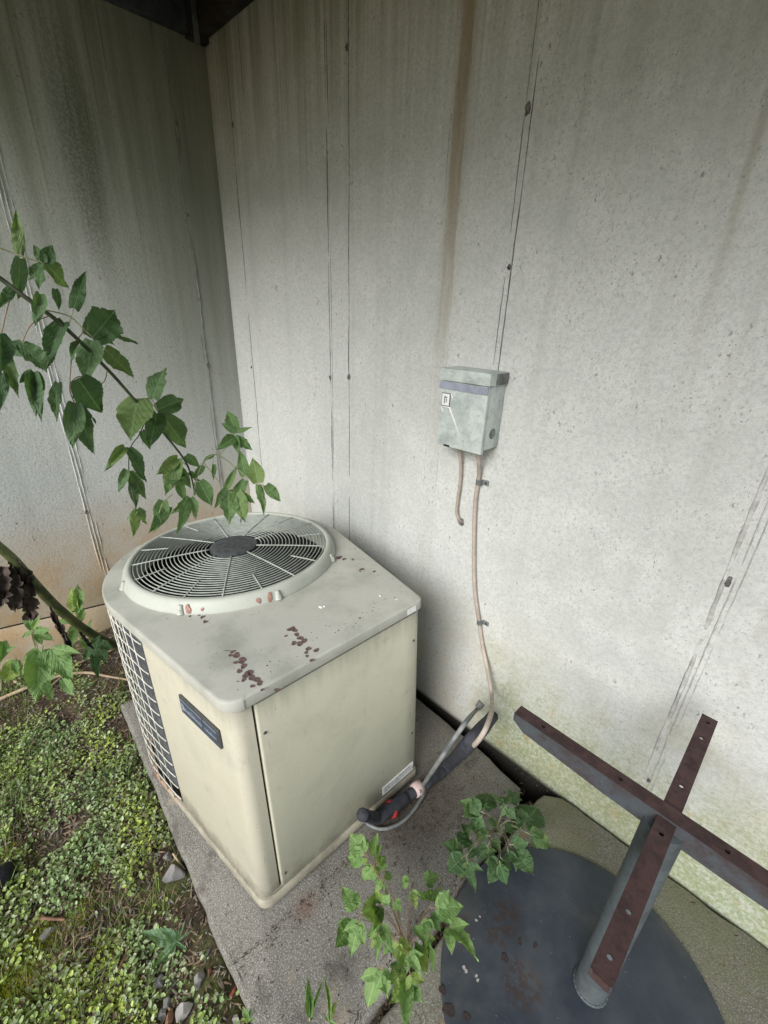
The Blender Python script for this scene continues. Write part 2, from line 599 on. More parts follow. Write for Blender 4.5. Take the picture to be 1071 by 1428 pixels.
def smooth_path(pts, sub=6):
    """Catmull-Rom through the points"""
    pts = [Vector(p) for p in pts]
    out = []
    for i in range(len(pts) - 1):
        p0, p1, p2, p3 = pts[max(i - 1, 0)], pts[i], pts[i + 1], pts[min(i + 2, len(pts) - 1)]
        for k in range(sub):
            t = k / sub
            out.append(.5 * ((2 * p1) + (p2 - p0) * t + (2 * p0 - 5 * p1 + 4 * p2 - p3) * t * t + (3 * p1 - p0 - 3 * p2 + p3) * t ** 3))
    out.append(pts[-1])
    return out


def lerp(a, b, t):
    return a + (b - a) * t


def bevelled_box(name, mat, parent, x0, x1, y0, y1, z0, z1, bev=.004, seg=2):
    bm = bmesh.new()
    bmesh.ops.create_cube(bm, size=1)
    for v in bm.verts:
        v.co = Vector((lerp(x0, x1, v.co.x + .5), lerp(y0, y1, v.co.y + .5), lerp(z0, z1, v.co.z + .5)))
    bmesh.ops.bevel(bm, geom=bm.edges[:], offset=bev, segments=seg, affect='EDGES', profile=.6)
    me = bpy.data.meshes.new(name)
    bm.to_mesh(me)
    bm.free()
    me.polygons.foreach_set('use_smooth', [True] * len(me.polygons))
    me.set_sharp_from_angle(angle=math.radians(35))
    me.materials.append(mat)
    o = bpy.data.objects.new(name, me)
    COL.objects.link(o)
    o.parent = parent
    return o


# ================================================================== SETTING
YW, XL = 1.296, -2.49
SLAB_L = -1.86


def ground_z(x, y):
    n = noise.noise(Vector((x * 3.1, y * 3.1, 0))) * .022 + noise.noise(Vector((x * 11, y * 11, 3))) * .016
    z = -.052 + n
    z += .075 * max(0, min(1, (-1.95 - x) / .5))           # rises towards the left wall
    if x > SLAB_L - .02 and y > .245 - .065 * (x + 1.84) - .0:
        k = min(1, (y - (.245 - .065 * (x + 1.84))) / .06, (x - SLAB_L + .02) / .06)
        z = lerp(z, -.24, max(0, k))
    return z


xs = np.concatenate([[-60, -30, -12, -6, -3.6, -3.0, -2.75], np.arange(-2.6, .4, .03), [.6, 1, 1.6, 2.6, 5, 12, 30, 60]])
ys = np.concatenate([[-60, -30, -12, -6, -3.5, -2.4, -1.6, -1.2], np.arange(-.9, 1.42, .03), [1.6, 2.4, 6, 20, 60]])
gv = [(x, y, ground_z(x, y)) for y in ys for x in xs]
nx = len(xs)
gf = [(j * nx + i, j * nx + i + 1, (j + 1) * nx + i + 1, (j + 1) * nx + i) for j in range(len(ys) - 1) for i in range(nx - 1)]
tag(mesh_obj('ground', gv, gf, M['soil'], smooth=True), kind='structure')


def slab(name, poly, z0, z1, mat, jit=.004, seed=1, step=.03, dome=0.0):
    """concrete slab with worn, slightly ragged arrises"""
    r = random.Random(seed)
    pts = []
    for i, p in enumerate(poly):
        q = poly[(i + 1) % len(poly)]
        a, b = Vector((*p, 0)), Vector((*q, 0))
        n = max(1, int((b - a).length / step))
        for k in range(n):
            c = a.lerp(b, k / n)
            d = noise.noise(Vector((c.x * 9, c.y * 9, seed))) * jit * 1.6 + noise.noise(Vector((c.x * 40, c.y * 40, seed))) * jit
            nn = (b - a).normalized().cross(Vector((0, 0, 1)))
            pts.append(c + nn * d)
    ctr = sum(pts, Vector()) / len(pts)
    n = len(pts)
    v, f = [], []

    def inset(p, i, e):
        a, b = pts[i - 1], pts[(i + 1) % n]
        nn = (b - a).normalized().cross(Vector((0, 0, 1)))
        return p - nn * e
    rings = [(0.0, z0), (0.0, z1 - .016), (.004, z1 - .006), (.012, z1)]
    for e, z in rings:
        for i, p in enumerate(pts):
            q = inset(p, i, e)
            j_ = noise.noise(Vector((q.x * 30, q.y * 30, z * 9))) * .002 if e else 0
            v.append((q.x, q.y, z + j_))
    for k in range(3):
        for i in range(n):
            i2 = (i + 1) % n
            f.append((k * n + i, k * n + i2, (k + 1) * n + i2, (k + 1) * n + i))
    f.append(tuple(3 * n + i for i in range(n)))
    return tag(mesh_obj(name, v, f, mat, angle=40), kind='structure')


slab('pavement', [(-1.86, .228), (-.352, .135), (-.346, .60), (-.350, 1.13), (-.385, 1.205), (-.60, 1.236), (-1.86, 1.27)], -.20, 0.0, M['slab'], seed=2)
slab('pavement', [(-.330, -.30), (2.6, -.46), (2.6, 1.288), (-.26, 1.288), (-.315, 1.245), (-.325, 1.10), (-.318, .6)], -.20, .004, M['slab2'], seed=5, jit=.006)

# ---- concrete walls
wr = MB().box(XL - .25, 3.4, YW, YW + .25, -.3, 3.05).build('concrete_wall', M['wall_r'])
tag(wr, 'pale grey concrete wall behind the air conditioner with a brown run-off streak', 'wall')
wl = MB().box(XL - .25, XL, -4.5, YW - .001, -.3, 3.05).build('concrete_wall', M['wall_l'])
tag(wl, 'shaded left concrete wall with a dark mildew patch, behind the leafy branch', 'wall')


def seam(parent, axis, u, z0, z1, ridges, mat, seed):
    """fins of concrete left by the joint between two form boards"""
    r = random.Random(seed)
    mb = MB()
    for off, w, h in ridges:
        n = int((z1 - z0) / .02)
        k = len(mb.v)
        for i in range(n + 1):
            z = z0 + (z1 - z0) * i / n
            wv = noise.noise(Vector((z * 3, seed, off * 50))) * .0042 + noise.noise(Vector((z * 30, seed, 2))) * .0014
            hh = h * max(-.3, (.55 + 1.3 * noise.noise(Vector((z * 5, seed * 3, off * 70))) + .5 * noise.noise(Vector((z * 25, seed, off * 30)))))
            ww = w * (.75 + .6 * abs(noise.noise(Vector((z * 9, seed, 7)))))
            for a, b in ((-ww / 2, 0), (-ww * .2, hh), (ww * .25, hh), (ww / 2, 0)):
                c = u + off + wv + a
                if axis == 0:
                    mb.v.append(Vector((c, YW - b + (.001 if b == 0 else 0), z)))
                else:
                    mb.v.append(Vector((XL + b - (.001 if b == 0 else 0), c, z)))
        for i in range(n):
            for j in range(3):
                mb.f.append((k + i * 4 + j, k + i * 4 + j + 1, k + (i + 1) * 4 + j + 1, k + (i + 1) * 4 + j))
    return mb.build('form_seam', mat, parent)


M['seam'] = metal_material('seam_dirt', (.25, .255, .24), (.13, .13, .115), .9, 0, 30, .002)
M['seam2'] = metal_material('seam_pale', (.50, .50, .48), (.30, .30, .28), .9, 0, 30, .002)
R2 = [(-.008, .004, .0030), (.006, .004, .0024)]
R1 = [(0, .0045, .0030)]
for i, (u, z0, z1, rg) in enumerate([(-2.31, .1, 2.78, R1), (-1.622, .05, 2.78, [(-.005, .004, .0028), (.007, .003, .0022)]), (-1.50, .05, 2.78, R1),
                                     (-.785, 1.5, 2.78, [(-.010, .0045, .003), (.010, .0045, .0035)]), (-1.045, .2, 2.78, [(0, .003, .001)]),
                                     (-.034, .27, 2.9, [(-.014, .016, .0045), (.004, .005, .0045), (.016, .004, .003)]), (-.985, .0, 2.7, [(0, .003, .0012)])]):
    seam(wr, 0, u, z0, z1, rg, M['seam'] if i not in (4, 5, 6) else M['seam2'], 11 + i)
for i, (u, z0, z1, rg) in enumerate([(1.112, .15, 2.76, [(-.006, .005, .003), (.008, .006, .004)]), (.405, .2, 2.76, [(-.014, .007, .004), (0, .006, .005), (.016, .006, .004)])]):
    seam(wl, 1, u, z0, z1, rg, M['wall_l'] if i else M['seam'], 31 + i)


def tie(parent, axis, u, z, s, seed):
    """broken-off form tie: a ragged dark nub with a chipped rim"""
    r = random.Random(seed)
    mb = MB()
    n = 12
    k = 0
    for rr, h in ((1.0, 0.0), (.8, .005), (.5, .004), (.3, .0015)):
        for j in range(n):
            th = 2 * math.pi * j / n
            q = rr * s * (.7 + .6 * r.random())
            a, b = q * math.cos(th) * .55, q * math.sin(th)
            hh = h * (.5 + r.random())
            mb.v.append(Vector((u + a, YW - hh, z + b)) if axis == 0 else Vector((XL + hh, u + a, z + b)))
    for i in range(3):
        for j in range(n):
            mb.f.append((i * n + j, i * n + (j + 1) % n, (i + 1) * n + (j + 1) % n, (i + 1) * n + j))
    mb.f.append(tuple(3 * n + j for j in range(n)))
    return mb.build('tie_mark', M['tie'], parent)


M['tie'] = metal_material('tie_rust', (.22, .21, .19), (.07, .065, .06), .9, 0, 60, .003)
for i, (px, py) in enumerate([(325, 174), (737, 152), (710, 373), (461, 527), (487, 526), (351, 512), (484, 66), (1016, 812), (905, 1088)]):
    q = ony(px, py, YW)
    tie(wr, 0, q.x, q.z, [.011, .014, .008][i % 3], 50 + i)
for i, (px, py) in enumerate([(246, 172), (290, 510), (278, 418), (262, 300), (120, 714)]):
    d = ray(px, py)
    q = CO + d * (XL / d.x)
    tie(wl, 1, q.y, q.z, [.012, .018, .009, .008, .012][i], 80 + i)

# footing step under the left wall
ft = MB()
fy = np.arange(-2.6, .46, .045)
k = 0
for y in fy:
    zt = .215 - .16 * (y + .07)
    e = .055 + .02 * noise.noise(Vector((y * 6, 0, 5)))
    b = zt - .15 + .035 * noise.noise(Vector((y * 8, 3, 1)))
    ft.v += [Vector((XL - .01, y, zt)), Vector((XL + .006, y, zt + .003)), Vector((XL + e * .35, y, zt - .012)), Vector((XL + e * .6, y, zt - .07)), Vector((XL + e, y, b)), Vector((XL + e * .8, y, -.2))]
for i in range(len(fy) - 1):
    for j in range(5):
        ft.f.append((i * 6 + j, i * 6 + j + 1, (i + 1) * 6 + j + 1, (i + 1) * 6 + j))
ft.build('footing', M['wall_l'], wl, angle=50)
ck = MB().tube([(XL + .004, y, .218 - .16 * (y + .07) + .003 * noise.noise(Vector((y * 20, 1, 1)))) for y in np.arange(-2.5, .9, .03)], .0045, 5)
ck.build('joint_gap', M['black'], wl)

# ---- timber deck overhead
DECK_Y0 = -.66
dk = tag(empty('timber_deck', (0, .5, 2.76)), 'dark timber deck overhead with ledger boards along both walls', 'deck')
dk_inv = Matrix.Translation((0, -.5, -2.76))


def dpart(name, mb, mat):
    o = mb.build(name, mat, dk)
    o.matrix_parent_inverse = dk_inv
    return o


dpart('ledger_board', MB().box(XL + .002, XL + .045, DECK_Y0, 1.20, 2.745, 2.96), M['flash'])
dpart('ledger_board', MB().box(XL + .05, 3.2, YW - .045, YW - .002, 2.755, 2.96), M['wood'])
dpart('hanger_strap', MB().box(XL + .048, XL + .054, 1.222, 1.246, 2.715, 2.95), M['galvdark'])
dpart('corner_post', MB().box(XL + .004, XL + .046, 1.203, 1.292, 2.735, 2.958), M['wood'])
for x in np.arange(XL + .36, 3.2, .41):
    dpart('joist', MB().box(x, x + .04, DECK_Y0, 1.248, 2.78, 2.958), M['wood'])
dpart('rim_joist', MB().box(XL + .05, 3.2, DECK_Y0 - .045, DECK_Y0 - .002, 2.77, 2.96), M['wood'])
for i, y in enumerate(np.arange(DECK_Y0 - .05, YW - .12, .145)):
    dpart('deck_board', MB().box(XL + .005, 3.25, y, y + .139, 2.963, 2.992), M['wood'])

# ================================================================== AIR CONDITIONER
AC = tag(empty('air_conditioner', (-1.0, .6, 0)), 'cream outdoor air conditioner with a round fan grille and berry-stained lid', 'air conditioner')
AC.rotation_euler = (0, math.radians(-3.2), 0)
CX, CY = -1.392 + 1.0, .66 - .6       # fan centre in the unit's own frame
FB, RB = Vector((-.722 + 1.0, .292 - .6)), Vector((-.694 + 1.0, .936 - .6))


def fillet(prev, p, nxt, r, n=8):
    a, b = (prev - p).normalized(), (nxt - p).normalized()
    ang = a.angle(b)
    t = r / math.tan(ang / 2)
    p1, p2 = p + a * t, p + b * t
    c = p + (a + b).normalized() * (r / math.sin(ang / 2))
    a1 = math.atan2(p1.y - c.y, p1.x - c.x)
    a2 = math.atan2(p2.y - c.y, p2.x - c.x)
    da = (a2 - a1 + math.pi) % (2 * math.pi) - math.pi
    return [Vector((c.x + r * math.cos(a1 + da * i / n), c.y + r * math.sin(a1 + da * i / n))) for i in range(n + 1)]


def tangent(p, c, r, side):
    d = p - c
    L = d.length
    a = math.atan2(d.y, d.x)
    b = math.acos(r / L)
    th = a + side * b
    return Vector((c.x + r * math.cos(th), c.y + r * math.sin(th))), th


def plan(e, r0=.435, rf=.035, rr=.016):
    """teardrop plan of the cabinet, grown outwards by e: list of 2D points, anticlockwise, from the front tangent point"""
    c = Vector((CX, CY))
    F = FB + Vector((e, -e))
    Rr = RB + Vector((e, e))
    r = r0 + e
    tf, thf = tangent(F, c, r, -1)
    tr, thr = tangent(Rr, c, r, +1)
    pts = []
    n = 24
    for i in range(n):
        pts.append(tf.lerp(F, i / n) if i / n * (F - tf).length < (F - tf).length - rf * 1.3 else None)
    pts = [p for p in pts if p is not None]
    pts += fillet(tf, F, Rr, rf + e * .5)
    m = 16
    for i in range(1, m):
        q = F.lerp(Rr, i / m)
        if .06 < i / m < .95:
            pts.append(q)
    pts += fillet(F, Rr, tr, rr + e * .5)
    for i in range(1, 20):
        pts.append(Rr.lerp(tr, .06 + .94 * i / 20))
    th2 = thf
    while th2 < thr:
        th2 += 2 * math.pi
    k = 72
    for i in range(k):
        th = thr + (th2 - thr) * i / k
        pts.append(Vector((c.x + r * math.cos(th), c.y + r * math.sin(th))))
    return pts


def loft(mb, loops, closed=True):
    k = len(mb.v)
    n = len(loops[0])
    for L in loops:
        mb.v += [Vector(p) for p in L]
    for i in range(len(loops) - 1):
        for j in range(n if closed else n - 1):
            j2 = (j + 1) % n
            mb.f.append((k + i * n + j, k + i * n + j2, k + (i + 1) * n + j2, k + (i + 1) * n + j))
    return mb


def lp(pts, z):
    return [(p.x, p.y, z) for p in pts]


# base pan
b0, b1, b2 = plan(.004), plan(.006), plan(-.004)
mb = MB()
loft(mb, [lp(b0, .0), lp(b1, .004), lp(b1, .030), lp(plan(.003), .036), lp(b2, .037)])
mb.build('base_pan', M['rustpan'], AC, angle=40)
# inner coil, dark fins just inside the guard
ci = plan(-.022)
mb = MB()
nci = len(ci)
loft(mb, [lp(ci, .03), lp(ci, .775)])
coil = mb.build('coil', M['coil'], AC, smooth=True)
mb = MB()
for z in np.arange(.06, .76, .0085):
    loft(mb, [lp(plan(-.0205), z), lp(plan(-.0165), z + .0012), lp(plan(-.0205), z + .0024)])
mb.build('coil_fins', M['coil'], AC)['kind'] = 'stuff'

# cream front panel: from the guard edge, round the front corner, a little way along the side
body = plan(0.0)
thick = plan(-.014)


def run(pts, test):
    return [i for i, p in enumerate(pts) if test(i, p)]


nb = len(body)
i_f = max(range(nb), key=lambda i: (body[i] - Vector((CX, CY))).dot(Vector((.75, -.66))))
# sections as index spans, walking anticlockwise from the front tangent point
x_guard = -1.190 + 1.0
seq = [i for i in range(nb // 2) if body[i].x > x_guard]
front_idx = [i for i in seq if i <= i_f or (body[i].y < FB.y + .048)]
front_idx = [i for i in front_idx if i <= max(j for j in seq if body[j].y < FB.y + .05)]


def strip(name, o_pts, i_pts, z0, z1, mat, bev=.0025):
    """a folded sheet panel standing between z0 and z1"""
    n = len(o_pts)
    m_ = MB()
    prof = []
    mid = [o.lerp(q, .15) for o, q in zip(o_pts, i_pts)]
    prof = [lp(i_pts, z0), lp(mid, z0), lp(o_pts, z0 + bev), lp(o_pts, z1 - bev), lp(mid, z1), lp(i_pts, z1)]
    loft(m_, prof, closed=False)
    for e in (0, n - 1):
        m_.f.append(tuple(r_ * n + e for r_ in range(6)))
    return m_.build(name, mat, AC, angle=50)


fo = [Vector((x_guard, lerp(body[front_idx[0] - 1].y, body[front_idx[0]].y, .5)))] + [body[i] for i in front_idx if (body[i] - FB).dot((RB - FB).normalized()) < .050] + [FB + (RB - FB).normalized() * .0525]
fi = [p.lerp(Vector((CX + .1, CY)), .02) for p in fo]
strip('front_panel', fo, fi, .040, .770, M['cream'])
# access panel on the right side
y_a = FB.y + .058
d_r = (RB - FB).normalized()
nrm_r = Vector((d_r.y, -d_r.x))


def on_right(s, e=0.0):
    p = FB + d_r * s + nrm_r * e
    return p


Lr = (RB - FB).length
ap = [on_right(.0595, .003), on_right(.0615, .0055)] + [on_right(lerp(.066, Lr - .022, i / 12), .006) for i in range(13)] + [on_right(Lr - .018, .004)]
api = [p - nrm_r * .012 for p in ap]
acc = strip('access_panel', ap, api, .055, .764, M['panel'])
# slim corner post behind the access panel and plain back sheet
back_idx = [i for i in range(nb) if i > i_f and body[i].y > RB.y - .017 and body[i].x > CX + .20]
bo = [on_right(Lr - .0165)] + [body[i] for i in back_idx if (body[i] - FB).dot(d_r) > Lr - .016]
strip('back_panel', bo, [p.lerp(Vector((CX + .1, CY)), .02) for p in bo], .040, .770, M['panel'])
# dark reveal between the two panels, and bottom rail
rv = [on_right(lerp(.044, Lr - .014, i / 10), -.010) for i in range(11)]
m_ = MB()
loft(m_, [lp(rv, .036), lp(rv, .772)], closed=False)
m_.build('inner_frame', M['black'], AC)
rl = [on_right(lerp(.030, Lr - .006, i / 10), .001) for i in range(11)]
strip('bottom_rail', rl, [p - nrm_r * .01 for p in rl], .0375, .053, M['panel'])

# screws
for s, z in ((.074, .665), (.074, .10), (Lr - .03, .66), (Lr - .03, .25)):
    p = on_right(s, .0062)
    q = MB().lathe([(.0045, 0), (.0045, .0015), (.003, .003), (.0005, .0032)], n=10, close_top=True).build('screw', M['screw'], AC, smooth=True)
    q.location = (p.x, p.y, z)
    q.rotation_euler = (0, math.pi / 2, 0)
# scratches / chips on the access panel
# wire guard around the rounded back
gd = plan(.006)
gl = [p for p in gd if p.x < x_guard + .01]
gi = [i for i, p in enumerate(gd) if p.x < x_guard + .012]
# order: the guard runs clockwise from the front panel round the back
start = next(i for i in range(len(gd)) if gd[i].x > x_guard)
order = [gd[(start - 1 - k_) % len(gd)] for k_ in range(len(gd))]
guard_line = []
for p in order:
    if p.x > CX + .28:
        break
    guard_line.append(p)
guard_line = [Vector((x_guard + .004, lerp(fo[0].y, fo[0].y, 0) - .004))] + guard_line
mb = MB()
for z in np.linspace(.075, .745, 13):
    mb.tube([(p.x, p.y, z) for p in guard_line[::1]], .0022, 5)
acc_len = 0
nextv = .035
for a, b in zip(guard_line[:-1], guard_line[1:]):
    acc_len += (b - a).length
    if acc_len > nextv:
        mb.tube([(b.x, b.y, .036), (b.x, b.y, .78)], .0020, 5)
        nextv += .052
mb.build('wire_guard', M['wire'], AC, smooth=True)

# lid with a round opening
ZL = .806
NL = None
HOLE = .352


def lid_loop(e):
    return plan(e, rf=.05, rr=.022)


L0 = lid_loop(.0095)
hole = []
for p in L0:
    d = (p - Vector((CX, CY))).normalized()
    hole.append(Vector((CX, CY)) + d * HOLE)
mb = MB()
loft(mb, [lp(lid_loop(.003), .774), lp(lid_loop(.009), .773), lp(L0, .775), lp(L0, ZL - .006), lp(lid_loop(.0085), ZL - .003), lp(lid_loop(.006), ZL - .0008), lp(lid_loop(.002), ZL),
          lp([h_.lerp(p, .5) for h_, p in zip(hole, lid_loop(.002))], ZL + .002), lp(hole, ZL + .003), lp(hole, ZL - .05)])
lid = mb.build('lid', M['lid'], AC, angle=30)
# moulded fan ring
mb = MB()
mb.lathe([(.383, ZL + .001), (.3845, ZL + .004), (.383, ZL + .009), (.377, ZL + .026), (.3705, ZL + .037), (.364, ZL + .0425), (.357, ZL + .0435), (.3515, ZL + .0415), (.350, ZL + .037), (.349, ZL - .04)], CX, CY, 128)
ringo = mb.build('fan_ring', M['ring'], AC, angle=60)
for k_, a in enumerate((-100, -55, -10, 35, 80, 125, 170, 215)):
    th = math.radians(a + 3)
    mb = MB()
    mb.tube([(.3835, 0, 0), (.3765, 0, .028)], [.0125, .006], 10)
    mb.tube([(.384, 0, .012), (.391, 0, .0125)], [.0055, .0048], 8)
    c_ = mb.build('ring_clip', M['ring'], ringo, angle=50)
    c_.location = (CX, CY, ZL + .004)
    c_.rotation_euler = (0, 0, th)
# grille
rings = np.linspace(.102, .343, 19)


def dome(r):
    return ZL + .038 + .012 * (1 - (r / .35) ** 2)


for r in rings:
    zz = dome(r)
    t2 = .0014
    MB().lathe([(r - t2, zz - .0034), (r + t2, zz - .0034), (r + t2, zz - .001), (r, zz), (r - t2, zz - .001), (r - t2, zz - .0034)], CX, CY, 112).build('grille_ring', M['grille'], AC, angle=40)
for k_ in range(18):
    th = math.radians(20 * k_ + 7)
    full = k_ % 2 == 0
    r0 = .085 if full else .245
    pts = [(CX + r * math.cos(th), CY + r * math.sin(th), dome(r) - .0005) for r in np.linspace(r0, .349, 8)]
    MB().tube(pts, .0026, 6).build('grille_spoke', M['grille'], AC, smooth=True)
    if not full:
        pass
hz = dome(.09)
MB().lathe([(.086, hz - .012), (.086, hz + .001), (.082, hz + .003), (.06, hz + .0045), (.02, hz + .0055), (.001, hz + .0066)], CX, CY, 64, close_top=True).build('grille_hub', M['hub'], AC, angle=40)
# fan below the grille
MB().lathe([(.07, ZL - .16), (.07, ZL + .02), (.05, ZL + .03), (.001, ZL + .03)], CX, CY, 32, close_top=True).build('fan_motor', M['fanblade'], AC, angle=40)
for k_ in range(3):
    m_ = MB()
    n = 10
    for i in range(n + 1):
        r = lerp(.06, .325, i / n)
        w = math.radians(lerp(30, 58, i / n)) / 2
        for s in (-1, -.33, .33, 1):
            th = s * w
            m_.v.append(Vector((r * math.cos(th), r * math.sin(th), ZL - .095 + s * .042 * (1 - .3 * i / n))))
    for i in range(n):
        for j in range(3):
            m_.f.append((i * 4 + j, i * 4 + j + 1, (i + 1) * 4 + j + 1, (i + 1) * 4 + j))
    fb = m_.build('fan_blade', M['fanblade'], AC, smooth=True)
    fb.location = (CX, CY, 0)
    fb.rotation_euler = (0, 0, math.radians(120 * k_ + 80))
MB().lathe([(.36, ZL - .28), (.355, ZL - .281), (.001, ZL - .281)], CX, CY, 48).build('inner_floor', M['black'], AC)
MB().lathe([(.358, ZL - .28), (.358, ZL - .052)], CX, CY, 64).build('fan_shroud', M['black'], AC, smooth=True)

ACM = Matrix.Translation((-1.0, .6, 0)) @ Matrix.Rotation(math.radians(-3.2), 4, 'Y')
ACI = ACM.inverted()


def ac_top(px, py, z):
    """where the sight line through that spot of the photo meets the lid plane, in the unit's frame"""
    o, d = ACI @ CO, ACI.to_3x3() @ ray(px, py)
    return o + d * ((z - o.z) / d.z)


def blot(parent, c, r, seed, mat, z, nrm=None, el=1.0, rot=0.0, name='berry_stain'):
    rr = random.Random(seed)
    n = 24
    m_ = MB()
    ph = [rr.uniform(0, 6.28) for _ in range(3)]
    m_.v.append(Vector((0, 0, .0006)))
    for j in range(n):
        th = 2 * math.pi * j / n
        q = r * (1 + .16 * math.sin(2 * th + ph[0]) + .10 * math.sin(3 * th + ph[1]) + .05 * math.sin(5 * th + ph[2]))
        x, y = q * math.cos(th) * el, q * math.sin(th)
        m_.v.append(Vector((x, y, .0006)))
    for j in range(n):
        th = 2 * math.pi * j / n
        v0 = m_.v[1 + j]
        m_.v.append(Vector((v0.x * 1.04, v0.y * 1.04, 0)))
    for j in range(n):
        j2 = (j + 1) % n
        m_.f.append((0, 1 + j, 1 + j2))
        m_.f.append((1 + j, 1 + n + j, 1 + n + j2, 1 + j2))
    o = m_.build(name, mat, parent)
    o.location = c
    if nrm is not None:
        o.rotation_euler = nrm.to_track_quat('Z', 'Y').to_euler()
    else:
        o.rotation_euler = (0, 0, rot)
    return o


blots = [(313, 899, 3), (318, 906, 5), (325, 909, 4), (322, 914, 3.5), (330, 914, 6), (338, 921, 6.5), (329, 924, 3.5), (340, 929, 5), (334, 936, 4), (344, 941, 6), (349, 938, 5),
         (340, 948, 3.5), (351, 945, 5), (358, 948, 5), (362, 953, 4), (352, 957, 3), (366, 962, 2.5), (383, 849, 7), (389, 848, 5), (394, 871, 6), (406, 877, 6.5), (411, 879, 5), (399, 887, 2.6), (414, 885, 4.5),
         (419, 890, 5), (424, 894, 5), (410, 897, 4.5), (418, 898, 5), (430, 905, 4), (427, 910, 3), (441, 907, 4), (435, 921, 3.2), (265, 860, 2.5), (283, 861, 4), (287, 867, 5), (278, 858, 3),
         (473, 778, 7), (480, 780, 5), (490, 781, 6), (497, 797, 8), (505, 794, 5), (522, 797, 3.4), (428, 915, 2.5), (463, 776, 6), (386, 962, 3.2), (349, 871, 2.5), (494, 815, 1.8), (502, 862, 1.8)]
for i, (px, py, r) in enumerate(blots):
    c = ac_top(px, py, ZL + .0008)
    rad = r * .00175
    tt = max(0, 1 - max(0, (Vector((c.x, c.y)) - Vector((CX, CY))).length - HOLE) / .1)
    c.z = ZL + .0012 + .0022 * tt
    blot(lid, c, rad, 200 + i, M['stain'], 0)
# specks of dirt on the lid
m_ = MB()
rs = random.Random(4)
cnt = 0
while cnt < 260:
    px, py = rs.uniform(150, 575), rs.uniform(725, 975)
    c = ac_top(px, py, ZL)
    q = Vector((c.x - CX, c.y - CY))
    if q.length < .40 or not (c.x < FB.x - .01 and c.y > FB.y + .02):
        continue
    if q.length > .44 and not (q.x > 0):
        continue
    if noise.noise(Vector((c.x * 7, c.y * 7, 2))) < rs.uniform(-.5, .25):
        continue
    # stay inside the lid outline
    s_ = (RB - Vector((c.x, c.y))).length
    tr_, _ = tangent(RB, Vector((CX, CY)), .435, 1)
    dd = (tr_ - RB).normalized()
    if (Vector((c.x, c.y)) - RB).dot(Vector((-dd.y, dd.x))) > -.006 and False:
        continue
    side = (tr_.x - RB.x) * (c.y - RB.y) - (tr_.y - RB.y) * (c.x - RB.x)
    tf_, _ = tangent(FB, Vector((CX, CY)), .435, -1)
    side2 = (FB.x - tf_.x) * (c.y - tf_.y) - (FB.y - tf_.y) * (c.x - tf_.x)
    if side < .004 or side2 < .004:
        continue
    r = rs.choice([.0009, .0012, .0016, .0022])
    k0 = len(m_.v)
    zz = ZL + .0009 + .003 * max(0, 1 - max(0, q.length - HOLE) / .12)
    for j in range(6):
        th = j * math.pi / 3
        m_.v.append(Vector((c.x + r * math.cos(th) * rs.uniform(.6, 1.3), c.y + r * math.sin(th) * rs.uniform(.6, 1.3), zz)))
    m_.v.append(Vector((c.x, c.y, zz + r * .7)))
    for j in range(6):
        m_.f.append((k0 + j, k0 + (j + 1) % 6, k0 + 6))
    cnt += 1
sp_ = m_.build('dirt_specks', M['screw'], lid)
sp_['kind'] = 'stuff'
# drips on the ring
for i, (px, py, r, el) in enumerate([(267, 843, .009, 1.5), (359, 834, .006, 1.6), (372, 827, .007, 2.2), (281, 850, .004, 1.3)]):
    c = ac_top(px, py, ZL + .022)
    th = math.atan2(c.y - CY, c.x - CX)
    o_ = blot(ringo, Vector((CX + .3815 * math.cos(th), CY + .3815 * math.sin(th), ZL + .020)), r, 300 + i, M['drip'], 0, Vector((math.cos(th), math.sin(th), .28)), 1.0)
    o_.scale = (1, el, 1)
# white lid sticker on the right lip, bird droppings
pc = FB + d_r * (Lr - .045) + nrm_r * .0104
stk = MB().box(-.0006, .0006, -.019, .019, -.010, .010).build('lid_sticker', M['white'], AC)
stk.location = (pc.x, pc.y, .7865)
stk.rotation_euler = (0, 0, math.atan2(d_r.y, d_r.x) - math.pi / 2)
for i, (px, py, r) in enumerate([(447, 847, .007), (452, 846, .005), (530, 831, .004), (553, 836, .003)]):
    c = ac_top(px, py, ZL + .001)
    m_ = MB().lathe([(r, 0), (r * .8, r * .35), (r * .3, r * .5), (.0002, r * .5)], n=9, close_top=True)
    for v in m_.v:
        v.x *= 1.3
        v.y *= .8
    d_ = m_.build('bird_dropping', M['white'], lid, smooth=True)
    d_.location = c
# badge on the front panel
tfp, _ = tangent(FB, Vector((CX, CY)), .435, -1)
dF = (FB - tfp).normalized()
nF = Vector((dF.y, -dF.x))


def hit_front(px, py):
    o, d = ACI @ CO, ACI.to_3x3() @ ray(px, py)
    n3 = Vector((nF.x, nF.y, 0))
    q = Vector((FB.x, FB.y, 0))
    return o + d * ((q - o).dot(n3) / d.dot(n3))


A, B = hit_front(255.5, 982), hit_front(309, 1027)
u0 = (Vector((A.x, A.y)) - FB).dot(dF)
u1 = (Vector((B.x, B.y)) - FB).dot(dF)
zc_ = (A.z + B.z) / 2
zt_, zb_ = zc_ + .031, zc_ - .031

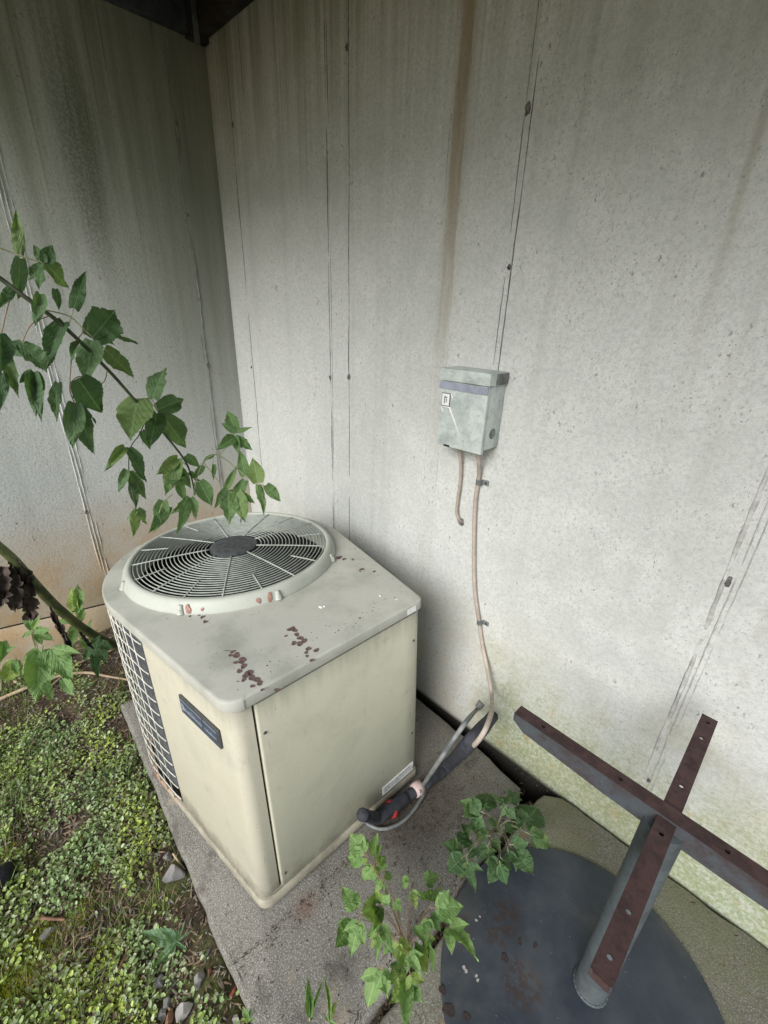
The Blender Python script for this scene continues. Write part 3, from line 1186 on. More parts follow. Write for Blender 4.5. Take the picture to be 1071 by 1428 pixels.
bw, bh = abs(u1 - u0), abs(zt_ - zb_)
bc = FB + dF * ((u0 + u1) / 2) + nF * .0015
bd = bevelled_box('badge', M['badgerim'], AC, -bw / 2, bw / 2, -.006, 0.0, -bh / 2, bh / 2, .002)
bd.location = (bc.x, bc.y, (zt_ + zb_) / 2)
bd.rotation_euler = (0, 0, math.atan2(dF.y, dF.x))
iw, ih = bw - .010, bh - .010
sx = -iw / 2 + iw * .63
MB().box(-iw / 2, sx - .001, -.0072, -.0055, -ih / 2, ih / 2).build('badge_plate', M['badge'], bd)
MB().box(sx + .001, iw / 2, -.0072, -.0055, -ih / 2, ih / 2).build('badge_plate', M['badge'], bd)
# worn lettering: too small to read in the photo, so only its strokes
m_ = MB()
rs = random.Random(12)
x = -iw / 2 + .006
m_.box(x, x + .013, -.0080, -.0070, -.012, .010)
while x < sx - .010:
    w_ = rs.uniform(.003, .007)
    m_.box(x, x + w_ * .45, -.0080, -.0070, -.008, -.008 + rs.uniform(.009, .017))
    m_.box(x + w_ * .45 + .0002, x + w_, -.0080, -.0070, -.008, -.008 + rs.uniform(.003, .006))
    x += w_ + .0022
x = sx + .006
while x < iw / 2 - .006:
    w_ = rs.uniform(.002, .005)
    m_.box(x, x + w_, -.0078, -.0070, -.006, -.006 + rs.uniform(.003, .009))
    x += w_ + .002
m_.box(-iw / 2 + .003, sx - .003, -.0078, -.0070, ih / 2 - .005, ih / 2 - .003)
m_.box(sx + .003, iw / 2 - .003, -.0078, -.0070, ih / 2 - .005, ih / 2 - .003)
m_.build('badge_lettering', M['badgelight'], bd)
# data sticker low on the access panel
sw, sh = .155, .040
pc = FB + d_r * (Lr - .022 - sw / 2) + nrm_r * .0068
st = MB().box(-sw / 2, sw / 2, -.0008, .0004, -sh / 2, sh / 2).build('data_sticker', M['white'], AC)
st.location = (pc.x, pc.y, .060 + sh / 2)
st.rotation_euler = (0, 0, math.atan2(d_r.y, d_r.x))
m_ = MB()
for row, zz in ((0, .006), (1, -.002), (2, -.010)):
    x = -sw / 2 + .008
    while x < sw / 2 - .010:
        w_ = rs.uniform(.002, .009)
        m_.box(x, x + w_, -.0014, -.0007, zz, zz + (.0055 if row == 0 else .0035))
        x += w_ + rs.uniform(.001, .004)
m_.build('sticker_print', M['ink'], st)

# ================================================================== DISCONNECT BOX
bx0, bx1, bz0, bz1, by = -.925, -.737, 1.250, 1.503, 1.196
BX = tag(empty('disconnect_box', ((bx0 + bx1) / 2, YW, bz0)), 'small grey metal electrical disconnect box mounted on the concrete wall', 'electrical box')
inv = Matrix.Translation((-(bx0 + bx1) / 2, -YW, -bz0))


def bp(o):
    o.matrix_parent_inverse = inv
    return o


bp(bevelled_box('enclosure', M['galv'], BX, bx0 + .006, bx1 - .004, by + .018, YW - .0005, bz0 + .012, bz1 - .012, .002))
door = bp(bevelled_box('cover', M['galv'], BX, bx0, bx1 - .004, by, by + .016, bz0, bz1 - .040, .003))
hood = bp(bevelled_box('hood', M['galv'], BX, bx0 - .003, bx1 + .002, by - .004, YW - .001, bz1 - .038, bz1, .003))
bp(MB().box(bx0 - .001, bx1 - .003, by - .0035, by - .001, bz1 - .064, bz1 - .0415).build('blue_strip', M['stripe'], BX))
lx, lz = -.896, 1.405
em = bp(bevelled_box('latch_emblem', M['white'], BX, lx - .015, lx + .015, by - .004, by - .0003, lz - .019, lz + .019, .001))
m_ = MB().box(lx - .017, lx + .017, by - .0025, by + .001, lz - .021, lz + .021)
bp(m_.build('emblem_rim', M['badge'], BX))
m_ = MB()
m_.box(lx - .005, lx - .001, by - .0048, by - .0036, lz - .012, lz + .012)
m_.box(lx - .001, lx + .007, by - .0048, by - .0036, lz + .006, lz + .010)
m_.box(lx + .003, lx + .006, by - .0048, by - .0036, lz - .008, lz + .004)
bp(m_.build('emblem_mark', M['ink'], BX))
m_ = MB()
m_.tube([(lx - .019, by - .0005, lz - .024), (lx + .017, by - .0005, lz - .024), (lx + .075, by - .0005, lz - .120)], [.003, .0032, .0012], 6)
m_.tube([(lx + .017, by - .0004, lz + .022), (lx + .030, by - .0004, lz + .002)], .002, 5)
m_.tube([(lx - .019, by - .0004, lz - .024), (lx - .006, by - .0004, lz - .045)], .002, 5)
bp(m_.build('embossed_arrow', M['white'], BX, smooth=True))
bp(MB().box(lx + .005, lx + .03, by - .0006, by + .012, bz0 - .0004, bz0 + .006).build('hasp_slot', M['black'], BX))
for zz, yy in ((bz1 - .020, YW - .045), (bz1 - .020, YW - .030)):
    q = bp(MB().lathe([(.0035, 0), (.0035, .0012), (.0002, .0014)], n=10, close_top=True).build('hole', M['black'], BX))
    q.location = (bx1 + .0021, yy, zz)
    q.rotation_euler = (0, math.pi / 2, 0)
m_ = MB().lathe([(.017, 0), (.017, .0012), (.0145, .0012), (.0135, .0003), (.009, .0003), (.008, .0014), (.0002, .0014)], n=24, close_top=True)
q = bp(m_.build('knockout', M['galvdark'], BX, angle=40))
q.location = (bx1 - .0038, YW - .045, bz0 + .062)
q.rotation_euler = (0, math.pi / 2, 0)
q = bp(bevelled_box('hood_flange', M['galvdark'], BX, bx1 + .0022, bx1 + .0042, by + .03, YW - .003, bz1 - .036, bz1 - .003, .0008))

# ---- cables and clamps
cp = [(-.775, 1.232, 1.262), (-.782, 1.26, 1.20)]
for px, py in ((668, 665), (663, 700), (661, 760), (662, 820), (668, 866), (673, 900)):
    q = ony(px, py, YW - .012)
    cp.append((q.x, q.y, q.z))
gnd = onz(640, 1052, .02)
q1 = ony(680, 935, YW - .035)
q2 = ony(686, 972, YW - .075)
q3 = at(684, 998, 1.36)
q4 = at(664, 1036, 1.33)
q5 = onz(628, 1062, .035)
q6 = onz(600, 1082, .03)
cp += [tuple(q1), tuple(q2), tuple(q3), tuple(q4), tuple(q5), tuple(q6)]
pc_ = empty('power_cable', cp[0])
tag(pc_, 'long beige cable clamped down the wall from the metal box to the slab', 'cable')
path = smooth_path(cp, 8)
o_ = MB().tube(path, .0078, 10).build('sheath', M['cable'], pc_, smooth=True)
o_.matrix_parent_inverse = Matrix.Translation(-Vector(cp[0]))
for k_, (px, py) in enumerate(((668, 672), (669, 867))):
    q = ony(px, py, YW - .012)
    cl = MB()
    n = 14
    for dz in (-.010, .010):
        for j in range(n):
            th = math.pi * j / (n - 1)
            cl.v.append(Vector((-.0105 * math.cos(th), -.011 * math.sin(th) - .001, dz)))
    for j in range(n - 1):
        cl.f.append((j, j + 1, n + j + 1, n + j))
    cl.box(.0107, .034, .0085, .0115, -.0098, .0098)
    cl.box(.0092, .0112, -.002, .0112, -.0099, .0099)
    c_ = cl.build('cable_clamp', M['galvdark'], pc_, angle=40)
    c_.matrix_parent_inverse = Matrix.Translation(-Vector(cp[0]))
    c_.location = (q.x, YW - .0122, q.z)
    s_ = MB().lathe([(.005, 0), (.0048, .002), (.002, .003), (.0002, .003)], n=10, close_top=True).build('screw', M['screw'], c_, smooth=True)
    s_.location = (.023, .0085, 0)
    s_.rotation_euler = (math.pi / 2, 0, 0)
sp2 = [(-.868, 1.25, 1.268)]
for px, py in ((643, 655), (641, 680), (638, 700), (637, 714), (639, 722)):
    q = ony(px, py, YW - .012)
    sp2.append((q.x, q.y, q.z))
q = ony(644, 728, YW + .01)
sp2.append((q.x, q.y, q.z))
st_ = tag(MB().tube(smooth_path(sp2, 6), .0062, 8).build('wall_cable', M['cable'], smooth=True), 'short pale cable below the metal box, curling into a hole in the wall', 'cable')
q = ony(643, 728, YW - .001)
hl = MB().lathe([(.016, 0), (.012, .002), (.008, .0006), (.0002, .0004)], n=14, close_top=True)
for v in hl.v:
    v.x *= 1 + .3 * noise.noise(v * 90)
h_ = hl.build('cable_hole', M['tie'], wr)
h_.location = (q.x, YW, q.z)
h_.rotation_euler = (math.pi / 2, 0, 0)

# ---- refrigerant line set
rp = [ony(698, 984, YW + .03), ony(686, 1000, YW - .02), at(660, 1030, 1.36), onz(628, 1064, .05), onz(596, 1092, .035), onz(566, 1112, .036), onz(546, 1128, .04), onz(527, 1140, .05), at(505, 1136, 1.40)]
ro = tag(empty('refrigerant_line', onz(596, 1092, 0)), 'black foam-wrapped refrigerant line from the wall to the foot of the air conditioner', 'pipe')
roi = Matrix.Translation(-ro.location)
pp = smooth_path(rp, 8)
rr_ = [.019 + .0028 * noise.noise(Vector((i * .35, 2, 2))) + (.004 if i < 30 else 0) for i in range(len(pp))]
o_ = MB().tube(pp, rr_, 14).build('foam_sleeve', M['foam'], ro, smooth=True)
o_.matrix_parent_inverse = roi


def band(px, py, z, px2, py2, z2, r, mat, name, parent, pinv):
    a, b = onz(px, py, z), onz(px2, py2, z2)
    o = MB().tube([a, a.lerp(b, .5), b], [r * .96, r * 1.06, r * .97], 14).build(name, mat, parent, smooth=True)
    o.matrix_parent_inverse = pinv
    return o


band(587, 1096, .036, 577, 1104, .036, .0250, M['pink'], 'pink_tape', ro, roi)
band(549, 1126, .040, 543, 1130, .042, .0285, M['red'], 'red_tape', ro, roi)
# bulge of wrapped insulation at the valve
vb = [onz(566, 1112, .042), onz(548, 1126, .05), onz(532, 1136, .052), onz(520, 1142, .05)]
o_ = MB().tube(smooth_path(vb, 5), [.019, .020, .021, .022, .023, .0225, .0215, .0225, .024, .025, .0245, .023, .022, .020, .018, .014], 14).build('valve_wrap', M['foam'], ro, smooth=True)
o_.matrix_parent_inverse = roi
gp = [ony(671, 981, YW + .01), ony(664, 990, YW - .012), at(652, 1004, 1.42), at(632, 1032, 1.385), at(612, 1062, 1.36), onz(592, 1092, .066), onz(585, 1104, .05)]
gpo = tag(empty('drain_conduit', gp[-1]), 'thin grey conduit leaning from the wall onto the black foam line', 'conduit')
gi_ = Matrix.Translation(-Vector(gp[-1]))
o_ = MB().tube(smooth_path(gp, 6), .0075, 10).build('tube', M['greypipe'], gpo, smooth=True)
o_.matrix_parent_inverse = gi_
o_ = MB().tube([ony(672, 979, YW), ony(667, 986, YW - .008)], [.016, .014], 12).build('wall_bushing', M['greypipe'], gpo, angle=40)
o_.matrix_parent_inverse = gi_
lpth = [onz(605, 1080, .03), onz(598, 1092, .02), onz(586, 1116, .014), onz(570, 1138, .012), onz(552, 1151, .012), onz(532, 1156, .014), onz(515, 1150, .02), onz(505, 1138, .05)]
tag(MB().tube(smooth_path(lpth, 6), .0062, 9).build('flexible_whip', M['greypipe'], smooth=True), 'grey flexible cable looping around the taped end of the foam line', 'cable')

# ================================================================== TABLE BASE
TX, TY, TZ = .028, .820, .755
TB = tag(empty('table_base', (TX, TY, .004)), 'steel pedestal table base without a top, with rusty cross arms and a round foot', 'table base')
ti = Matrix.Translation(-TB.location)
DX, DY = .016, .785


def tp(o):
    o.matrix_parent_inverse = ti
    return o


PATCH = [(onz(728, 1376, .02).x, onz(728, 1376, .02).y, .05, .05), (onz(700, 1288, .02).x, onz(700, 1288, .02).y, .045, .07), (onz(640, 1300, .02).x, onz(640, 1300, .02).y, .03, .05)]


def foot_material():
    t = NT('foot_paint')
    p = t.pos()
    c = t.xyz(p)
    n = t.noise(p, 9, 5, .6)
    col = t.mix(t.ramp(n, .35, .7), (.026, .034, .047), (.046, .054, .066))
    f = t.noise(p, 150, 4, .7)
    col = t.mix(t.ramp(f, .62, .72, 0, .35), col, (.16, .16, .16))
    wn_ = t.noise(p, 34, 5, .72)
    for (cx_, cy_, ax_, ay_) in PATCH:
        e = t.math('ADD', t.math('POWER', t.math('DIVIDE', t.math('SUBTRACT', c[0], cx_), ax_), 2), t.math('POWER', t.math('DIVIDE', t.math('SUBTRACT', c[1], cy_), ay_), 2))
        k_ = t.math('MULTIPLY', t.ramp(e, 1.6, .3), t.ramp(wn_, .46, .54))
        col = t.mix(t.math('MULTIPLY', k_, .85), col, (.040, .027, .024))
    dust = t.ramp(t.noise(p, 5, 4), .5, .7)
    col = t.mix(t.math('MULTIPLY', dust, .35), col, (.13, .125, .11))
    return t.done(col, t.ramp(n, .3, .7, .42, .62), .1, t.bump(t.noise(p, 60, 4), .15, .002), .45)


M['foot'] = foot_material()
M['spot'] = plain('rust_spot', (.040, .028, .026), .8, 0, .5, 120)
base = tp(MB().lathe([(.362, .004), (.365, .010), (.362, .0165), (.352, .0195), (.25, .026), (.12, .033), (.001, .035)], DX, DY, 96, close_top=True).build('foot_plate', M['foot'], TB, angle=30))
tp(MB().lathe([(.043, .026), (.043, .036), (.041, .0405), (.0395, .043), (.038, TZ - .03)], TX, TY, 40, close_top=True).build('column', M['column'], TB, angle=40))


def arm(dirv, half, holes, name):
    """pressed channel: rusty flat top with bolt holes, painted sides that taper to the ends"""
    d = Vector((dirv[0], dirv[1], 0)).normalized()
    s = Vector((-d.y, d.x, 0))
    c = Vector((TX, .8255, 0))
    w, th = .0170, .004
    xs_ = sorted(set([-half, half] + [h_ + e for h_ in holes for e in (-.009, .009)]))
    m_ = MB()
    idx = {}

    def V(a, b, z):
        m_.v.append(c + d * a + s * b + Vector((0, 0, z)))
        return len(m_.v) - 1
    for zz in (TZ, TZ - th):
        rows = [(V(a, -w, zz), V(a, w, zz)) for a in xs_]
        for i in range(len(xs_) - 1):
            mid = (xs_[i] + xs_[i + 1]) / 2
            hh = [h_ for h_ in holes if abs(h_ - mid) < .003]
            q = (rows[i][0], rows[i + 1][0], rows[i + 1][1], rows[i][1])
            if not hh:
                m_.f.append(q)
            else:
                e, r = .009, .0048
                sq = [(-e, -w), (0, -w), (e, -w), (e, 0), (e, w), (0, w), (-e, w), (-e, 0)]
                out = [V(hh[0] + a, b, zz) for a, b in sq]
                inn = [V(hh[0] + r * math.cos(math.atan2(b / w, a / e)), r * math.sin(math.atan2(b / w, a / e)), zz) for a, b in sq]
                for j in range(8):
                    m_.f.append((out[j], out[(j + 1) % 8], inn[(j + 1) % 8], inn[j]))
    top = tp(m_.build(name, M['rust'], TB))
    # side flanges
    for sg in (-1, 1):
        f_ = MB()
        prof = [(-half, .022), (-half + .03, .042), (-.12, .052), (0, .053), (.12, .052), (half - .03, .042), (half, .022)]
        for a, h_ in prof:
            for b in (w - .0002, w - .004):
                for zz in (TZ - .0012, TZ - h_):
                    f_.v.append(c + d * a + s * (b * sg) + Vector((0, 0, zz)))
        for i in range(len(prof) - 1):
            k0, k1 = i * 4, (i + 1) * 4
            f_.f += [(k0, k1, k1 + 1, k0 + 1), (k0 + 2, k0 + 3, k1 + 3, k1 + 2), (k0 + 1, k1 + 1, k1 + 3, k0 + 3), (k0, k0 + 2, k1 + 2, k1)]
        f_.f += [(0, 1, 3, 2), tuple((len(prof) - 1) * 4 + j for j in (0, 2, 3, 1))]
        tp(f_.build('arm_flange', M['bluesteel'], TB))
    for sg in (-1, 1):
        e_ = MB()
        for b in (-w + .0045, w - .0045):
            for zz in (TZ - .0045, TZ - .023):
                for t_ in (.0003, .004):
                    e_.v.append(c + d * (sg * (half - t_)) + s * b + Vector((0, 0, zz)))
        e_.f += [(0, 4, 6, 2), (1, 3, 7, 5), (0, 2, 3, 1), (4, 5, 7, 6), (0, 1, 5, 4), (2, 6, 7, 3)]
        tp(e_.build('arm_end', M['rust'], TB))
    return top


arm((1, -.02), .345, [-.275, -.096, .096, .26], 'cross_arm')
TZ -= .006
arm((.012, 1), .347, [-.313, -.23, -.053, .087, .26, .323], 'cross_arm')
TZ += .006
wb = MB()
for (rad_, zz_, th_) in ((.0410, .040, .0030),):
    pts = []
    for j in range(73):
        a_ = 2 * math.pi * j / 72
        q_ = rad_ + .0012 * noise.noise(Vector((j * .9, 1, 1)))
        pts.append((TX + q_ * math.cos(a_), TY + q_ * math.sin(a_), zz_))
    wb.tube(pts, [th_ * (1 + .35 * math.sin(j * 2.1)) for j in range(73)], 8)
tp(wb.build('weld_bead', M['column'], TB, smooth=True))
# rust spots and paint flecks on the foot
for i, (px, py, r, m__) in enumerate([(703, 1338, .009, 'rust'), (724, 1316, .0065, 'rust'), (745, 1322, .005, 'rust'), (617, 1380, .009, 'rust'), (626, 1408, .014, 'rust'), (650, 1418, .009, 'rust'),
                                       (647, 1350, .0045, 'white'), (650, 1355, .004, 'white'), (664, 1362, .0035, 'white'), (666, 1368, .0035, 'white'), (664, 1284, .0035, 'white'), (669, 1279, .0025, 'white')]):
    q = onz(px, py, .022)
    rr = math.hypot(q.x - DX, q.y - DY)
    zz = .0195 + (.352 - rr) * .066
    o_ = blot(base, Vector((q.x, q.y, zz + .0012)), r, 400 + i, M['spot'] if m__ == 'rust' else M['palestone'], 0, name='rust_spot' if m__ == 'rust' else 'paint_fleck')

# ================================================================== PLANTS
def leaf_mesh(name, seed, kind, mat):
    """blade along +Y, width along X, upper side +Z; length 1, width 1 (scaled per leaf)"""
    r = random.Random(seed)
    NT_, NS = 26, 3
    fold = r.uniform(.10, .30)
    droop = r.uniform(.05, .38)
    twist = r.uniform(-.25, .25)
    peak = r.uniform(.30, .42)
    v, f = [], []
    for i in range(NT_ + 1):
        t = i / NT_
        if t < peak:
            w = .5 * math.sin(math.pi / 2 * (t / peak)) ** .56
        else:
            q_ = (t - peak) / (1 - peak)
            w = .5 * max(0, 1 - q_ ** 1.7) ** 1.22
        if t < .001:
            w = .012
        if kind == 'lobed':
            for side_t, amp in ((.50, .20), (.72, .12)):
                w *= 1 + amp * math.exp(-((t - side_t) / .05) ** 2) - .42 * amp * math.exp(-((t - side_t - .12) / .05) ** 2)
        if kind != 'smooth' and .2 < t < .97:
            w *= 1 + (.028 if i % 2 else -.024)
        for s in range(-NS, NS + 1):
            q = s / NS
            a = .0
            asym = r.uniform(-.012, .012) if abs(s) == NS else 0
            x = q * w * (1 + (a))
            rip = .030 * math.sin(t * 19 + abs(q) * 3) * abs(q)
            pl_ = .022 * math.sin((t - abs(q) * w * .95) * 38) * min(1, abs(q) * 2)
            z = fold * abs(q) * w - droop * t * t * .6 + rip * .7 + twist * x * t + pl_ + .07 * abs(q) ** 2 * math.sin(seed + t * 7)
            y = t - .16 * abs(q) ** 1.5 * max(0, 1 - t / .55) ** 2 * min(1, t * 14) + asym
            v.append((x, y, z))
    n = 2 * NS + 1
    for i in range(NT_):
        for j in range(n - 1):
            f.append((i * n + j, i * n + j + 1, (i + 1) * n + j + 1, (i + 1) * n + j))
    me = bpy.data.meshes.new(name)
    me.from_pydata(v, [], f)
    me.polygons.foreach_set('use_smooth', [True] * len(f))
    me.materials.append(mat)
    return me


LM = {}
for mk in ('leaf', 'leafy', 'weed', 'weeddark', 'bluegreen'):
    LM[mk] = [leaf_mesh('leaf_blade', 90 + i, k_, M[mk]) for i, k_ in enumerate(('tooth', 'tooth', 'lobed', 'tooth', 'smooth', 'tooth'))]
rl_ = random.Random(21)


def put_leaf(parent, a, b, w, mk, up_bias=.6, variant=None, name='leaf', k=1.06):
    a, b = Vector(a), Vector(b)
    d = b - a
    L = d.length
    y = d.normalized()
    view = (CO - a).normalized()
    n = view * .75 + Vector((0, 0, 1)) * up_bias + Vector((rl_.uniform(-.4, .4), rl_.uniform(-.4, .4), rl_.uniform(-.25, .25)))
    z = (n - y * n.dot(y)).normalized()
    x = y.cross(z)
    L *= k
    o = bpy.data.objects.new(name, rl_.choice(LM[mk]) if variant is None else LM[mk][variant])
    COL.objects.link(o)
    o.parent = parent
    Mx = Matrix.Identity(4)
    for i in range(3):
        Mx[i][0], Mx[i][1], Mx[i][2], Mx[i][3] = x[i] * L * w, y[i] * L, z[i] * L * .8, a[i]
    o.matrix_parent_inverse = Matrix.Translation(-parent.location)
    o.matrix_basis = Mx
    return o


def put_stem(parent, pts, rads, mat, name='stem', sub=6, n=7):
    pts = [Vector(p) for p in pts]
    if isinstance(rads, (int, float)):
        rads = [rads] * len(pts)
    sm = smooth_path(pts, sub)
    rr = []
    for i in range(len(sm)):
        t = i / (len(sm) - 1) * (len(pts) - 1)
        k0 = min(int(t), len(pts) - 2)
        rr.append(lerp(rads[k0], rads[k0 + 1], t - k0))
    o = MB().tube(sm, rr, n).build(name, mat, parent, smooth=True)
    o.matrix_parent_inverse = Matrix.Translation(-parent.location)
    return o


# ---- leafy branch reaching in from the left over the unit
root = Vector((-1.70, -.95, -.06))
BR = tag(empty('leafy_branch', root), 'leafy green sapling branch arching from the left over the fan grille', 'branch')


def bdep(x):
    return float(np.interp(x, [-60, 0, 60, 120, 200, 250, 320, 400], [.86, .92, .97, 1.05, 1.2, 1.33, 1.45, 1.52]))


def bpt(x, y, dz=0.):
    return at(x, y, bdep(x) + dz)


put_stem(BR, [root, root + Vector((.05, .08, .55)), root + Vector((.18, .30, 1.15)), bpt(-150, 300), bpt(-60, 345), bpt(0, 388), bpt(40, 418), bpt(90, 456), bpt(150, 515), bpt(190, 560), bpt(235, 612), bpt(262, 650), bpt(272, 690)],
         [.013, .011, .009, .0065, .0055, .005, .0048, .0045, .0042, .0038, .0034, .0028, .0018], M['stem'], 'main_stem')
for pts, r, m__ in [([(-60, 330), (0, 346), (30, 357), (62, 367)], .0016, 'palestem'), ([(60, 432), (85, 437), (100, 443), (118, 460), (134, 475), (150, 490)], .0014, 'palestem'),
                    ([(134, 572 - 40), (110, 525), (97, 540), (105, 565)], .0014, 'reed'), ([(20, 400), (10, 430), (2, 465)], .0014, 'reed'), ([(70, 440), (44, 452), (31, 478)], .0013, 'reed'),
                    ([(150, 515), (142, 535), (110, 527)], .0013, 'palestem'), ([(190, 560), (210, 556), (220, 573)], .0016, 'palestem'), ([(205, 580), (195, 605), (182, 625), (180, 660), (190, 712)], .0014, 'stem'),
                    ([(262, 650), (255, 645), (247, 640)], .0014, 'palestem'), ([(270, 690), (275, 665), (284, 645), (298, 634), (312, 639), (345, 665), (362, 675), (372, 678)], .0019, 'palestem'),
                    ([(303, 636), (318, 622), (330, 602)], .0014, 'palestem'), ([(298, 634), (296, 650)], .001, 'palestem'), ([(272, 690), (266, 694)], .001, 'palestem'), ([(284, 645), (300, 665), (316, 684), (330, 686)], .0013, 'palestem'),
                    ([(240, 690), (228, 700), (222, 715)], .0012, 'palestem'), ([(118, 460), (108, 475), (100, 500), (97, 540)], .0012, 'reed'), ([(56, 430), (56, 412)], .001, 'palestem'), ([(96, 455), (103, 428)], .001, 'palestem')]:
    put_stem(BR, [bpt(*q) for q in pts], r, M[m__], 'petiole', 4, 6)
BL = [(27, 354, 22, 288, .32), (62, 367, 98, 403, .62), (62, 366, 46, 340, .8), (62, 366, 74, 340, .8), (28, 360, 25, 420, .45), (60, 369, 37, 391, .5), (57, 380, 54, 404, .45), (103, 430, 120, 374, .36), (77, 403, 83, 434, .5),
      (56, 410, 49, 456, .42), (88, 449, 60, 515, .42), (31, 479, 68, 518, .8), (31, 479, 17, 497, .8), (48, 520, 50, 580, .45), (48, 520, 58, 590, .25), (46, 518, 26, 535, .6), (8, 492, 25, 556, .32), (0, 465, 4, 522, .6),
      (3, 520, 0, 574, .4), (129, 471, 166, 427, .72), (128, 475, 119, 536, .68), (157, 467, 194, 480, .25), (133, 471, 160, 476, .45), (146, 487, 190, 528, .72), (108, 527, 145, 578, .8), (80, 533, 76, 588, .36),
      (104, 562, 101, 628, .5), (106, 564, 131, 637, .42), (121, 572, 134, 591, .35), (110, 476, 96, 504, .35), (18, 400, -4, 432, .4), (192, 556, 180, 614, .95), (213, 555, 229, 508, .62), (220, 571, 262, 554, .55),
      (219, 576, 209, 625, .6), (228, 582, 265, 628, .6), (198, 601, 211, 629, .4), (174, 623, 146, 656, .38), (178, 626, 206, 674, .45), (176, 655, 165, 688, .45), (180, 658, 205, 698, .42), (184, 674, 191, 709, .4)]
BL2 = [(191, 711, 185, 750, .5), (191, 712, 176, 725, .5), (192, 710, 206, 732, .45), (247, 640, 218, 662, .5), (247, 641, 230, 691, .55), (246, 643, 243, 672, .5), (244, 648, 268, 684, .5), (259, 635, 280, 652, .65),
       (262, 660, 282, 672, .5), (278, 672, 297, 707, .75), (264, 694, 238, 719, .42), (264, 696, 246, 747, .38), (266, 694, 275, 725, .5), (228, 698, 221, 738, .62), (235, 708, 206, 745, .4), (298, 648, 298, 670, .42),
       (298, 634, 282, 644, .4), (329, 602, 316, 569, .55), (329, 602, 307, 589, .55), (330, 602, 352, 596, .4), (328, 610, 302, 626, .6), (328, 610, 353, 628, .6), (329, 608, 332, 634, .6), (342, 664, 334, 626, .5),
       (360, 673, 352, 637, .8), (371, 676, 392, 700, .58), (361, 676, 369, 720, .38), (315, 682, 331, 648, .34), (341, 670, 319, 713, .42), (315, 682, 298, 710, .45), (318, 684, 321, 732, .62), (330, 686, 342, 729, .65),
       (338, 688, 356, 703, .5), (284, 650, 268, 668, .5), (255, 662, 232, 676, .5), (250, 670, 258, 702, .5), (222, 720, 214, 744, .5)]
for L_, mk in ((BL, 'leaf'), (BL2, 'leafy')):
    for x0, y0, x1, y1, w in L_:
        put_leaf(BR, bpt(x0, y0), at(x1, y1, bdep(x1) + rl_.uniform(-.02, .035)), w * .80, mk, .3, k=.98)

# ---- thick bent stem with withered leaves, bottom left
TS = tag(empty('bent_stem', onz(168, 905, 0.0)), 'thick bent green stem with withered brown leaves beside the air conditioner', 'plant')
tsp = [at(196, 905, 2.02), at(168, 902, 1.95), at(125, 882, 1.80), at(85, 852, 1.66), at(55, 822, 1.56), at(30, 793, 1.48), at(5, 768, 1.42), at(-60, 720, 1.30), at(-160, 690, 1.2)]
put_stem(TS, tsp, [.014, .0155, .0165, .0165, .016, .015, .014, .013, .011], M['thickstem'], 'stem', 8, 10)


def dry_leaf(parent, a, b, w, seed):
    """crumpled, rolled dead leaf"""
    a, b = Vector(a), Vector(b)
    d = (b - a)
    L = d.length
    y = d.normalized()
    x = y.cross((CO - a).normalized()).normalized()
    z = x.cross(y)
    m_ = MB()
    n, s_ = 18, 7
    for i in range(n + 1):
        t = i / n
        ww = w * L * 1.25 * (math.sin(math.pi * min(1, t * .9 + .08)) ** .5) * (.8 + .9 * noise.noise(Vector((t * 11, seed, 0))))
        for j in range(s_):
            q = j / (s_ - 1) * 2 - 1
            cz = L * .16 * noise.noise(Vector((t * 4 + seed, q * 2, seed))) + .5 * ww * abs(q) ** 1.5
            cx = ww * q * (.55 + .3 * noise.noise(Vector((t * 6, q, seed + 5))))
            m_.v.append(a + y * (t * L + L * .16 * noise.noise(Vector((t * 5, q * 4, seed)))) + x * cx + z * cz)
    for i in range(n):
        for j in range(s_ - 1):
            m_.f.append((i * s_ + j, i * s_ + j + 1, (i + 1) * s_ + j + 1, (i + 1) * s_ + j))
    o = m_.build('withered_leaf', M['dry'], parent, smooth=True)
    o.matrix_parent_inverse = Matrix.Translation(-parent.location)
    return o


for i, (x0, y0, d0, x1, y1, d1, w) in enumerate([(18, 778, 1.45, 36, 828, 1.52, .34), (12, 790, 1.44, 22, 850, 1.46, .30), (32, 800, 1.48, 44, 866, 1.52, .26), (4, 790, 1.42, 2, 845, 1.42, .3), (24, 792, 1.46, 30, 840, 1.48, .2), (70, 845, 1.60, 86, 885, 1.64, .13), (84, 870, 1.66, 102, 915, 1.70, .12), (110, 880, 1.72, 130, 905, 1.76, .12)]):
    dry_leaf(TS, at(x0, y0, d0), at(x1, y1, d1), w, 3 + i * 7)

